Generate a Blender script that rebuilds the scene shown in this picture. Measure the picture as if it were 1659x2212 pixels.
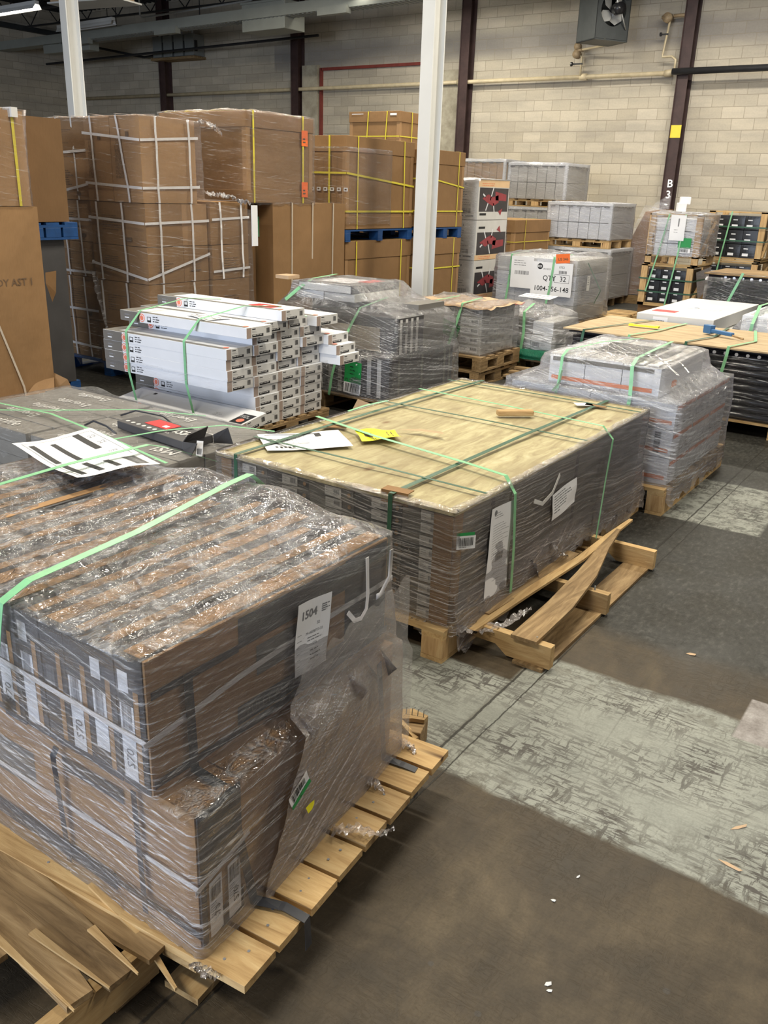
import bpy, bmesh, math, random
from mathutils import Vector, Matrix, noise as mn
random.seed(7)
S = bpy.context.scene
COL = S.collection
for o in list(bpy.data.objects): bpy.data.objects.remove(o)

# ------------------------------------------------ camera
FPX, PITCH, ROLL, YAW = 1882.5, .35381, .033105, .594807
def _cam():
    f = Vector((0, math.cos(PITCH), -math.sin(PITCH))); u = Vector((0, math.sin(PITCH), math.cos(PITCH))); r = Vector((1, 0, 0))
    c, s = math.cos(ROLL), math.sin(ROLL)
    r2 = c*r+s*u; u2 = -s*r+c*u
    m = Matrix((r2, u2, -f)).transposed()
    m = Matrix.Rotation(YAW, 3, 'Z') @ m
    cd = bpy.data.cameras.new('camera'); cd.sensor_fit = 'HORIZONTAL'; cd.sensor_width = 36; cd.lens = FPX/1659*36
    cd.clip_end = 200; cd.clip_start = .02
    o = bpy.data.objects.new('camera', cd); COL.objects.link(o)
    o.matrix_world = Matrix.Translation((0, 0, 1.76)) @ m.to_4x4()
    S.camera = o
_cam()
# ------------------------------------------------ world, lights, exposure
w = bpy.data.worlds.new('world'); S.world = w; w.use_nodes = True
w.node_tree.nodes['Background'].inputs[0].default_value = (.86, .9, 1, 1)
w.node_tree.nodes['Background'].inputs[1].default_value = .17
def area(name, loc, size, energy, col=(1, .95, .84), aim=None):
    l = bpy.data.lights.new(name, 'AREA'); l.shape = 'RECTANGLE'; l.size, l.size_y = size; l.energy = energy; l.color = col
    o = bpy.data.objects.new(name, l); COL.objects.link(o); o.location = loc
    if aim: o.rotation_euler = (Vector(aim)-Vector(loc)).to_track_quat('-Z', 'Y').to_euler()
    return o
LIGHT_ROWS = [(-2.5, -1.5), (-2.5, 3.5), (-2.5, 8.2), (-7.5, 6), (-7.5, 11.3), (-2.2, 13), (-12.5, 12.2), (2.5, 4.5)]
for (x, y) in LIGHT_ROWS:
    area('ceiling_lamp', (x, y, 5.35), (2.4, .3), 200, (1, .92, .76))
area('dock_daylight', (-3.5, -11, 2.6), (8, 3.6), 1500, (.74, .84, 1), aim=(-4, 2, .8))
area('wall_lamp', (-9.5, 15.6, 5.42), (2.4, .3), 160, (1, .94, .8))
area('wall_lamp', (-4.8, 15.4, 5.42), (2.4, .3), 160, (1, .94, .82))
vs = S.view_settings; S.display_settings.display_device = 'sRGB'
vs.view_transform = 'Standard'; vs.look = 'None'; vs.gamma = 1; vs.use_curve_mapping = False; vs.exposure = .27

# ------------------------------------------------ material helpers
MATS = {}
class NT:
    def __init__(s, name):
        s.m = bpy.data.materials.new(name); s.m.use_nodes = True; s.t = s.m.node_tree; s.t.nodes.clear()
        s.out = s.t.nodes.new('ShaderNodeOutputMaterial'); s.tc = s.t.nodes.new('ShaderNodeTexCoord')
        MATS[name] = s.m
    def n(s, ty, **k):
        nd = s.t.nodes.new('ShaderNode'+ty)
        for a, b in k.items():
            if a[0] == 'i' and a[1:].isdigit(): s.put(nd.inputs[int(a[1:])], b)
            elif a in ('Vector', 'Scale', 'Detail', 'Roughness', 'Fac', 'Factor', 'Distortion', 'Height', 'Strength', 'Distance', 'Rotation', 'Location', 'Randomness'): s.put(nd.inputs[a], b)
            else: setattr(nd, a, b)
        return nd
    def put(s, sock, v):
        if isinstance(v, bpy.types.NodeSocket): s.t.links.new(v, sock)
        elif isinstance(v, (tuple, list)) and len(v) == 3 and sock.type == 'RGBA': sock.default_value = (*v, 1)
        else: sock.default_value = v
    def noise(s, vec, scale, detail=3, rough=.5, dist=0):
        return s.n('TexNoise', Vector=vec, Scale=scale, Detail=detail, Roughness=rough, Distortion=dist).outputs[0]
    def ramp(s, fac, stops):
        nd = s.n('ValToRGB', i0=fac); e = nd.color_ramp.elements
        while len(e) < len(stops): e.new(.5)
        for i, (p, c) in enumerate(stops):
            e[i].position = p; e[i].color = (*c, 1) if isinstance(c, (tuple, list)) else (c, c, c, 1)
        return nd.outputs[0]
    def mix(s, f, a, b, mode='MIX'):
        nd = s.n('Mix', data_type='RGBA', blend_type=mode); s.put(nd.inputs[0], f); s.put(nd.inputs[6], a); s.put(nd.inputs[7], b); return nd.outputs[2]
    def math(s, op, a, b=0, c=0, clamp=False):
        nd = s.n('Math', operation=op, use_clamp=clamp); s.put(nd.inputs[0], a); s.put(nd.inputs[1], b); s.put(nd.inputs[2], c); return nd.outputs[0]
    def map(s, vec, scale=(1, 1, 1), rot=(0, 0, 0), loc=(0, 0, 0)):
        return s.n('Mapping', i0=vec, Scale=scale, Rotation=rot, Location=loc).outputs[0]
    def bump(s, h, st=.3, d=.01, normal=None):
        nd = s.n('Bump', Strength=st, Distance=d, Height=h)
        if normal: s.put(nd.inputs['Normal'], normal)
        return nd.outputs[0]
    def bsdf(s, col, rough=.6, normal=None, spec=.4, metal=0, alpha=None, link=True):
        p = s.n('BsdfPrincipled'); s.put(p.inputs['Base Color'], col); s.put(p.inputs['Roughness'], rough)
        p.inputs['Specular IOR Level'].default_value = spec; p.inputs['Metallic'].default_value = metal
        if normal: s.put(p.inputs['Normal'], normal)
        if alpha is not None: s.put(p.inputs['Alpha'], alpha)
        if link: s.t.links.new(p.outputs[0], s.out.inputs[0])
        return p.outputs[0]

def plain(name, col, rough=.6, var=.12, scale=6, spec=.4, metal=0, bump=.0, stretch=(1, 1, 1)):
    t = NT(name); v = t.map(t.tc.outputs['Object'], stretch)
    n = t.noise(v, scale, 4, .6)
    c = t.ramp(n, [(.25, tuple(x*(1-var) for x in col)), (.75, tuple(min(1, x*(1+var)) for x in col))])
    nm = t.bump(t.noise(v, scale*6, 3), bump, .01) if bump else None
    t.bsdf(c, rough, nm, spec, metal); return t.m

def cardboard(name, col, var=.1):
    t = NT(name); o = t.tc.outputs['Object']
    n = t.noise(o, 2.2, 3); f = t.noise(t.map(o, (60, 60, 6)), 3, 2)
    c = t.ramp(n, [(.3, tuple(x*(1-var) for x in col)), (.7, tuple(x*(1+var) for x in col))])
    c = t.mix(.12, c, t.ramp(f, [(.35, (.5, .5, .5)), (.65, (1, 1, 1))]), 'MULTIPLY')
    t.bsdf(c, .72, t.bump(t.noise(o, 9, 3), .25, .02), .25); return t.m

def wood(name, c0, c1, c2, axis=0, knots=True):
    t = NT(name); o = t.tc.outputs['Object']
    ri = t.n('ObjectInfo').outputs['Random']
    sc = [14, 14, 14]; sc[axis] = 1.6
    off = t.n('VectorMath', operation='SCALE'); t.put(off.inputs[0], (7.3, 3.1, 5.7)); t.put(off.inputs['Scale'], ri)
    v0 = t.n('VectorMath', operation='ADD', i0=o, i1=off.outputs[0]).outputs[0]
    v = t.map(v0, tuple(sc)); g = t.noise(v, 2.2, 6, .62, 1.2)
    c = t.ramp(g, [(.25, c0), (.5, c1), (.72, c2)])
    big = t.noise(v0, 2.3, 2); c = t.mix(.35, c, t.ramp(big, [(.3, (.45, .42, .4)), (.7, (1.25, 1.2, 1.1))]), 'MULTIPLY')
    if knots:
        vo = t.n('TexVoronoi', Vector=t.map(v0, tuple(x*.55 for x in sc)), Scale=1.1).outputs[0]
        k = t.ramp(vo, [(.05, 1), (.12, 0)]); c = t.mix(k, c, (.09, .045, .02))
    hv = t.math('ADD', t.math('MULTIPLY', ri, .35), .8); hs = t.n('HueSaturation', i2=hv, i4=c).outputs[0]
    t.bsdf(hs, .7, t.bump(g, .35, .006), .25); return t.m

def film(name, base=.03, streak=.5, white=(.86, .86, .88), su=.55, sv=105, tilt=.18, rough=.12, lo=.5, hi=.66, crinkle=.0, coat=.1, patch=.6, tk=.36, sp_=.95):
    """clear stretch film: a thin transparent sheet with stretched, glossy wrinkles"""
    t = NT(name); o = t.tc.outputs['Object']
    sp = t.n('SeparateXYZ', i0=o); X, Y, Z = sp.outputs
    u = t.math('ADD', X, Y)
    wav = t.math('MULTIPLY', t.noise(o, 1.2, 2), .14)
    vz = t.math('ADD', t.math('ADD', Z, t.math('MULTIPLY', u, tilt)), wav)
    s1 = t.noise(t.n('CombineXYZ', i0=t.math('MULTIPLY', u, su), i1=t.math('MULTIPLY', vz, sv)).outputs[0], 1, 5, .65, .25)
    vz2 = t.math('SUBTRACT', vz, t.math('MULTIPLY', u, tilt*1.7))
    s2 = t.noise(t.n('CombineXYZ', i0=t.math('MULTIPLY', u, su*4), i1=t.math('MULTIPLY', vz2, sv*1.6)).outputs[0], 1, 4, .65, .2)
    st = t.math('ADD', .5, t.math('MULTIPLY', t.math('SUBTRACT', t.mix(.4, s1, s2), .5), 1.35))
    c1 = t.noise(o, 7, 3, .55, 1.2); ridge = t.math('SUBTRACT', 1, t.math('MULTIPLY', t.math('ABSOLUTE', t.math('SUBTRACT', c1, .5)), 9), clamp=True)
    c2 = t.noise(t.map(o, (1.3, .8, 1)), 16, 3, .6, 1.5); ridge2 = t.math('SUBTRACT', 1, t.math('MULTIPLY', t.math('ABSOLUTE', t.math('SUBTRACT', c2, .5)), 10), clamp=True)
    cr = t.math('ADD', t.math('MULTIPLY', ridge, .6), t.math('MULTIPLY', ridge2, .35))
    nz = t.math('ABSOLUTE', t.n('SeparateXYZ', i0=t.n('NewGeometry').outputs['Normal']).outputs[2]); top = t.math('GREATER_THAN', nz, .6)
    ks = t.n('MapRange', i0=st, i1=lo, i2=hi, i3=0., i4=streak, interpolation_type='SMOOTHSTEP').outputs[0]
    pt = t.n('MapRange', i0=t.noise(o, 2.4, 3), i1=.35, i2=.68, i3=1-patch, i4=1+patch*.5).outputs[0]
    ks = t.math('MULTIPLY', ks, pt)
    kc = t.math('MULTIPLY', t.math('POWER', cr, 2.), tk)
    k = t.mix(top, t.math('ADD', ks, t.math('MULTIPLY', kc, crinkle)), kc)
    edge = t.n('LayerWeight', i0=.2).outputs[1]
    k = t.math('ADD', t.math('ADD', k, base), t.math('MULTIPLY', edge, .16), clamp=True)
    h = t.mix(top, t.math('ADD', st, t.math('MULTIPLY', cr, crinkle*.8)), t.math('ADD', t.math('MULTIPLY', cr, .7), t.math('MULTIPLY', t.noise(o, 9, 4, .6), 1.5)))
    nb = t.bump(h, 1., .012)
    p = t.bsdf(white, .45, nb, .3, link=False)
    tr = t.n('BsdfTransparent').outputs[0]
    mx = t.n('MixShader', i0=k, i1=tr, i2=p)
    gl = t.n('BsdfGlossy', i0=(.95, .95, 1, 1), i1=rough); t.put(gl.inputs['Normal'], nb)
    fr = t.n('Fresnel', i0=1.45); t.put(fr.inputs['Normal'], nb)
    mx2 = t.n('MixShader', i0=t.math('ADD', t.math('MULTIPLY', fr.outputs[0], sp_), coat*.5, clamp=True), i1=mx.outputs[0], i2=gl.outputs[0])
    t.t.links.new(mx2.outputs[0], t.out.inputs[0]); return t.m

# ------------------------------------------------ mesh helpers
class MB:
    def __init__(s): s.v = []; s.f = []; s.m = []; s.sm = False
    def face(s, pts, mi=0):
        i = len(s.v); s.v += [tuple(p) for p in pts]; s.f.append(tuple(range(i, i+len(pts)))); s.m.append(mi)
    def box(s, x0, x1, y0, y1, z0, z1, mi=0, M=None):
        P = [Vector(p) for p in ((x0, y0, z0), (x1, y0, z0), (x1, y1, z0), (x0, y1, z0), (x0, y0, z1), (x1, y0, z1), (x1, y1, z1), (x0, y1, z1))]
        if M is not None: P = [M @ p for p in P]
        i = len(s.v); s.v += [tuple(p) for p in P]
        for q in ((3, 2, 1, 0), (4, 5, 6, 7), (0, 1, 5, 4), (1, 2, 6, 5), (2, 3, 7, 6), (3, 0, 4, 7)):
            s.f.append(tuple(i+k for k in q)); s.m.append(mi)
        return s
    def rect(s, x0, x1, y0, y1, z=0, mi=0, cell=9.):
        nx = max(1, int(math.ceil(abs(x1-x0)/cell))); ny = max(1, int(math.ceil(abs(y1-y0)/cell))); i = len(s.v)
        for b in range(ny+1):
            for a in range(nx+1): s.v.append((x0+(x1-x0)*a/nx, y0+(y1-y0)*b/ny, z))
        for b in range(ny):
            for a in range(nx):
                k = i+b*(nx+1)+a; s.f.append((k, k+1, k+nx+2, k+nx+1)); s.m.append(mi)
    def tube(s, pts, r, n=8, mi=0, cap=True):
        pts = [Vector(p) for p in pts]; rings = []
        for i, p in enumerate(pts):
            d = (pts[min(i+1, len(pts)-1)]-pts[max(i-1, 0)]).normalized()
            a = d.orthogonal().normalized() if i == 0 else (ref-d*ref.dot(d)).normalized()
            ref = a; b = d.cross(a); rr = r[i] if isinstance(r, (list, tuple)) else r
            k = len(s.v); rings.append(k)
            for j in range(n):
                t = 2*math.pi*j/n; s.v.append(tuple(p+rr*(math.cos(t)*a+math.sin(t)*b)))
        for q in range(len(rings)-1):
            for j in range(n):
                a, b = rings[q], rings[q+1]; s.f.append((a+j, a+(j+1) % n, b+(j+1) % n, b+j)); s.m.append(mi)
        if cap:
            s.f.append(tuple(rings[0]+j for j in reversed(range(n)))); s.m.append(mi)
            s.f.append(tuple(rings[-1]+j for j in range(n))); s.m.append(mi)
        return s
    def cyl(s, c, r, h, n=16, mi=0, axis='Z'):
        d = {'X': Vector((1, 0, 0)), 'Y': Vector((0, 1, 0)), 'Z': Vector((0, 0, 1))}[axis]; c = Vector(c)
        return s.tube([c, c+d*h], r, n, mi)
    def strip(s, pts, nrm, w, th=.0012, mi=0):
        """a flat strap: pts path, nrm the outward normals (one or per point)"""
        pts = [Vector(p) for p in pts]; i0 = len(s.v)
        for i, p in enumerate(pts):
            d = (pts[min(i+1, len(pts)-1)]-pts[max(i-1, 0)]).normalized()
            n = Vector(nrm[i] if isinstance(nrm, list) else nrm).normalized(); sd = d.cross(n).normalized()*w/2
            for q in (p-sd, p+sd, p+sd+n*th, p-sd+n*th): s.v.append(tuple(q))
        for i in range(len(pts)-1):
            a = i0+4*i; b = a+4
            for j in range(4): s.f.append((a+j, a+(j+1) % 4, b+(j+1) % 4, b+j)); s.m.append(mi)
        for a in (i0, i0+4*(len(pts)-1)): s.f.append((a, a+1, a+2, a+3)); s.m.append(mi)
    def text(s, txt, size, x=0, y=0, z=.0006, mi=0, align='LEFT', bold=0, rot=0):
        me = text_mesh(txt, align, bold); i = len(s.v); c, sn = math.cos(rot), math.sin(rot)
        for v in me[0]: s.v.append((x+size*(v[0]*c-v[1]*sn), y+size*(v[0]*sn+v[1]*c), z))
        for f in me[1]: s.f.append(tuple(i+k for k in f)); s.m.append(mi)
    def barcode(s, x, y, w, h, z=.0006, mi=0, seed=1):
        r = random.Random(seed); p = 0
        while p < w*.97:
            b = r.choice((1, 1, 2, 3))*w/60; s.rect(x+p, x+min(p+b, w), y, y+h, z, mi); p += b+r.choice((1, 1, 2))*w/60
    def lines(s, x, y, w, n, dy, lw=.0022, z=.0006, mi=0, seed=1):
        """small print: rows of little dashes"""
        r = random.Random(seed)
        for i in range(n):
            p = 0; end = w*r.uniform(.55, 1)
            while p < end:
                l = r.uniform(.8, 3.2)*lw*2; s.rect(x+p, x+min(p+l, end), y-i*dy, y-i*dy+lw, z, mi); p += l+lw*1.1
    def add(s, o, M=None, off=0):
        i = len(s.v)
        for v in o.v: s.v.append(tuple(M @ Vector(v)) if M is not None else v)
        for f, m in zip(o.f, o.m): s.f.append(tuple(i+k for k in f)); s.m.append(m+off)
        return s
    def warp(s, fn): s.v = [tuple(fn(*v)) for v in s.v]; return s
    def build(s, name, mats, parent=None, smooth=False, bevel=0, loc=None):
        me = bpy.data.meshes.new(name); me.from_pydata(s.v, [], s.f); 
        for m in (mats if isinstance(mats, (list, tuple)) else [mats]): me.materials.append(MATS[m] if isinstance(m, str) else m)
        me.polygons.foreach_set('material_index', s.m)
        if smooth: me.polygons.foreach_set('use_smooth', [True]*len(s.f))
        me.update()
        o = bpy.data.objects.new(name, me); COL.objects.link(o)
        if parent is not None: o.parent = parent
        if loc is not None: o.location = loc
        if bevel:
            b = o.modifiers.new('bevel', 'BEVEL'); b.width = bevel; b.segments = 2; b.limit_method = 'ANGLE'
        return o
_TC = {}
def text_mesh(txt, align, bold):
    k = (txt, align, bold)
    if k not in _TC:
        cu = bpy.data.curves.new('t', 'FONT'); cu.body = txt; cu.align_x = align; cu.size = 1; cu.offset = bold; cu.resolution_u = 2
        ob = bpy.data.objects.new('t', cu); me = ob.to_mesh()
        _TC[k] = ([tuple(v.co) for v in me.vertices], [tuple(p.vertices) for p in me.polygons])
        ob.to_mesh_clear(); bpy.data.objects.remove(ob); bpy.data.curves.remove(cu)
    return _TC[k]

def tag(o, label, cat, group=None, kind=None):
    o['label'] = label; o['category'] = cat
    if group: o['group'] = group
    if kind: o['kind'] = kind
    return o
def thing(name, label, cat, loc=(0, 0, 0), rz=0, group=None):
    o = bpy.data.objects.new(name, None); COL.objects.link(o); o.location = loc; o.rotation_euler = (0, 0, rz); o.empty_display_size = .1
    return tag(o, label, cat, group)
def struct(o): o['kind'] = 'structure'; return o
def dup(root, loc=None, rz=None, label=None, group=None):
    r = root.copy(); COL.objects.link(r)
    if loc is not None: r.location = loc
    if rz is not None: r.rotation_euler = (0, 0, rz)
    if label: r['label'] = label
    if group: r['group'] = group
    for ch in list(root.children):
        c = ch.copy(); COL.objects.link(c); c.parent = r
        for g in list(ch.children):
            d = g.copy(); COL.objects.link(d); d.parent = c
    return r
def face_mat(o, n, up=(0, 0, 1)):
    """matrix placing a sheet drawn in x (right), y (up) on a wall with outward normal n at o"""
    n = Vector(n).normalized(); u = Vector(up); r = u.cross(n).normalized(); u = n.cross(r)
    return Matrix.Translation(o) @ Matrix((r, u, n)).transposed().to_4x4()
NX, NY, NZ = (1, 0, 0), (0, -1, 0), (0, 0, 1)
# ------------------------------------------------ materials
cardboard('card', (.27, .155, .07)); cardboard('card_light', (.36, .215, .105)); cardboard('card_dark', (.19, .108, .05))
cardboard('card_pale', (.5, .35, .22))
plain('card_grey', (.155, .145, .13), .55, .1, 5, .4, bump=.1)
plain('card_charcoal', (.06, .058, .06), .5, .15, 5)
plain('card_white', (.72, .73, .76), .5, .04, 4)
plain('card_offwhite', (.6, .59, .57), .5, .06, 4)
plain('paper', (.82, .82, .84), .5, .03, 8); plain('ink', (.015, .015, .017), .6, .1); plain('ink_soft', (.2, .2, .21), .6, .1)
plain('ink_brown', (.13, .08, .045), .7, .15); plain('taupe', (.36, .28, .235), .6, .05)
plain('label_red', (.62, .03, .03), .45, .1); plain('label_green', (.02, .27, .07), .45, .1); plain('label_mint', (.24, .62, .36), .5, .05)
plain('label_orange', (.85, .17, .03), .5, .08); plain('label_yellow', (.86, .78, .02), .5, .08); plain('ring_red', (.78, .22, .14), .5, .05)
plain('orange_print', (.75, .25, .12), .5, .1)
plain('strap_green', (.22, .5, .27), .35, .15, 20); plain('strap_dark_green', (.035, .1, .06), .4, .2, 20); plain('strap_black', (.04, .042, .05), .35, .2, 20)
plain('strap_white', (.72, .7, .7), .4, .06, 20); plain('strap_yellow', (.68, .58, .06), .4, .1, 20); plain('strap_cream', (.5, .42, .33), .5, .1, 20)
wood('pine', (.3, .18, .075), (.49, .33, .155), (.6, .44, .23), 0); wood('pine_y', (.3, .18, .075), (.49, .33, .155), (.6, .44, .23), 1)
wood('pine_z', (.36, .21, .09), (.56, .37, .18), (.68, .5, .27), 2)
wood('old_wood', (.12, .075, .035), (.27, .18, .09), (.42, .3, .16), 0); wood('old_wood_y', (.12, .075, .035), (.27, .18, .09), (.42, .3, .16), 1)
plain('blue_paint', (.01, .06, .2), .5, .3, 9)
plain('white_steel', (.66, .66, .64), .4, .05, 2, bump=.03); plain('steel_grey', (.2, .21, .2), .5, .1, 5); plain('heater_grey', (.06, .065, .065), .45, .15, 6)
plain('post_brown', (.05, .028, .026), .55, .35, 5); plain('pipe_cream', (.55, .46, .3), .4, .2, 6); plain('pipe_black', (.02, .02, .022), .4, .2, 6)
plain('duct_grey', (.27, .28, .25), .5, .08, 3); plain('roof_dark', (.03, .032, .033), .7, .3, 3); plain('joist_dark', (.02, .02, .022), .5, .2, 6)
plain('insulation', (.62, .58, .33), .8, .15, 8); plain('galvanised', (.5, .5, .48), .35, .1, 5, metal=.4); plain('tape_yellow', (.72, .55, .05), .5, .1)
plain('red_trim', (.2, .04, .03), .6, .2, 6); plain('brass_dirty', (.3, .22, .13), .5, .3, 20)
plain('black_plastic', (.018, .018, .02), .3, .2, 6); plain('black_tube', (.02, .02, .025), .16, .2, 6, .7); plain('chrome', (.75, .75, .78), .15, .05, 8, metal=.9)
plain('green_bag', (.01, .11, .06), .35, .3, 10, bump=.5); plain('bubble_wrap', (.5, .43, .34), .35, .12, 60, bump=.9)
plain('blue_art', (.05, .14, .36), .5, .3, 6); plain('photo_dark', (.05, .045, .05), .4, .3, 4); plain('print_maroon', (.3, .05, .06), .45, .2, 9)
plain('print_tan', (.75, .52, .3), .5, .05); plain('blue_tool', (.05, .15, .33), .4, .1)
def lamp_mat():
    t = NT('lamp_glow'); e = t.n('Emission', i0=(1, .95, .82, 1), i1=9.); t.t.links.new(e.outputs[0], t.out.inputs[0])
lamp_mat()
film('film', .012, .52, coat=.05); film('film_milky', .1, .5, (.76, .69, .66), .6, 110, -.45, .14, .47, .68)
film('film_dense', .05, .55, (.84, .85, .9), 1., 60, .15, .12, .485, .65, .3, .06); film('film_fine', .004, .35, (.86, .86, .87), .8, 60, .1, .13, .57, .7, 0, .0, sp_=.55)
film('film_faint', .0, .2, (.86, .86, .87), .8, 60, .1, .13, .57, .7, 0, .0, .5, .1, .35)
film('film_side', .02, .55, (.7, .66, .64), .5, 115, .1, .11, .49, .64, 0, .06)

def plywood():
    t = NT('plywood'); o = t.tc.outputs['Object']
    g = t.noise(t.map(o, (9, 1.6, 9)), 2.6, 7, .65, .8); b = t.noise(o, 3.2, 4, .6)
    c = t.ramp(g, [(.22, (.19, .15, .08)), (.42, (.34, .285, .155)), (.58, (.45, .4, .23)), (.78, (.56, .52, .33))])
    c = t.mix(t.ramp(b, [(.4, 0.), (.7, .7)]), c, (.25, .2, .11))
    vo = t.n('TexVoronoi', Vector=t.map(o, (5.2, 2.6, 5)), Scale=1.).outputs[0]
    c = t.mix(t.ramp(vo, [(.05, .9), (.12, 0)]), c, (.17, .1, .045))
    sp = t.noise(t.map(o, (4, 30, 4)), 4, 3); c = t.mix(t.ramp(sp, [(.68, 0), (.74, .6)]), c, (.2, .14, .07))
    t.bsdf(c, .62, t.bump(g, .3, .004), .3)
plywood()
def ply2():
    t = NT('plywood_tan'); o = t.tc.outputs['Object']
    g = t.noise(t.map(o, (1.2, 9, 9)), 2.6, 7, .65, 1.2)
    c = t.ramp(g, [(.25, (.22, .15, .08)), (.5, (.42, .31, .18)), (.75, (.55, .43, .27))])
    t.bsdf(c, .65, t.bump(g, .2, .004), .3)
ply2()
def block_wall():
    t = NT('block_wall'); o = t.tc.outputs['Object']; sp = t.n('SeparateXYZ', i0=o)
    u = t.math('ADD', sp.outputs[0], sp.outputs[1]); cv = t.n('CombineXYZ', i0=u, i1=sp.outputs[2]).outputs[0]
    br = t.n('TexBrick', Vector=cv, Scale=1.); br.offset = .5; br.squash = 1
    for k, v in ((4, 1.), (5, .006), (6, .3), (7, 0.), (8, .405), (9, .2)): br.inputs[k].default_value = v
    br.inputs[1].default_value = (0, 0, 0, 1); br.inputs[2].default_value = (1, 1, 1, 1); br.inputs[3].default_value = (.5, .5, .5, 1)
    rnd, fac = br.outputs[0], br.outputs[1]
    c = t.ramp(rnd, [(0., (.46, .405, .315)), (.35, (.5, .445, .35)), (.7, (.53, .47, .37)), (1., (.56, .5, .4))])
    br2 = t.n('TexBrick', Vector=t.map(cv, loc=(40.5, 8., 0)), Scale=1.); br2.offset = .5
    for k, v in ((4, 1.), (5, .006), (6, .3), (7, -.86), (8, .405), (9, .2)): br2.inputs[k].default_value = v
    br2.inputs[1].default_value = (0, 0, 0, 1); br2.inputs[2].default_value = (1, 1, 1, 1); br2.inputs[3].default_value = (0, 0, 0, 1)
    odd = t.ramp(br2.outputs[0], [(.55, 0), (.8, 1)])
    odd = t.math('MULTIPLY', odd, t.math('LESS_THAN', sp.outputs[0], -9.)); c = t.mix(t.math('MULTIPLY', odd, .6), c, (.32, .23, .16))
    st = t.noise(t.map(cv, (.5, 2.2, 1)), 1.3, 4, .6); c = t.mix(t.ramp(st, [(.35, .45), (.6, 0)]), c, (.27, .25, .22))
    band = t.n('MapRange', i0=t.math('ABSOLUTE', t.math('SUBTRACT', sp.outputs[2], 4.7)), i1=.12, i2=.35, i3=.55, i4=0.).outputs[0]  # bus duct's shadow on the blocks, painted in as a soft dark band
    c = t.mix(t.math('MULTIPLY', band, t.math('GREATER_THAN', sp.outputs[0], -16.)), c, (.16, .155, .165))
    gr = t.noise(cv, 30, 3, .7); c = t.mix(.25, c, t.ramp(gr, [(.3, (.7, .7, .7)), (.7, (1.1, 1.1, 1.1))]), 'MULTIPLY')
    c = t.mix(t.math('MULTIPLY', fac, .8), c, (.3, .26, .2))
    h = t.math('ADD', t.math('MULTIPLY', fac, -1.), t.math('MULTIPLY', gr, .25))
    t.bsdf(c, .8, t.bump(h, .5, .012), .2)
block_wall()
def concrete_patch():
    t = NT('concrete_patch'); o = t.tc.outputs['Object']; n = t.noise(o, 3, 6, .65)
    t.bsdf(t.ramp(n, [(.3, (.26, .23, .17)), (.6, (.44, .4, .31)), (.8, (.52, .48, .38))]), .8, t.bump(n, .4, .02), .2)
concrete_patch()
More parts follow.
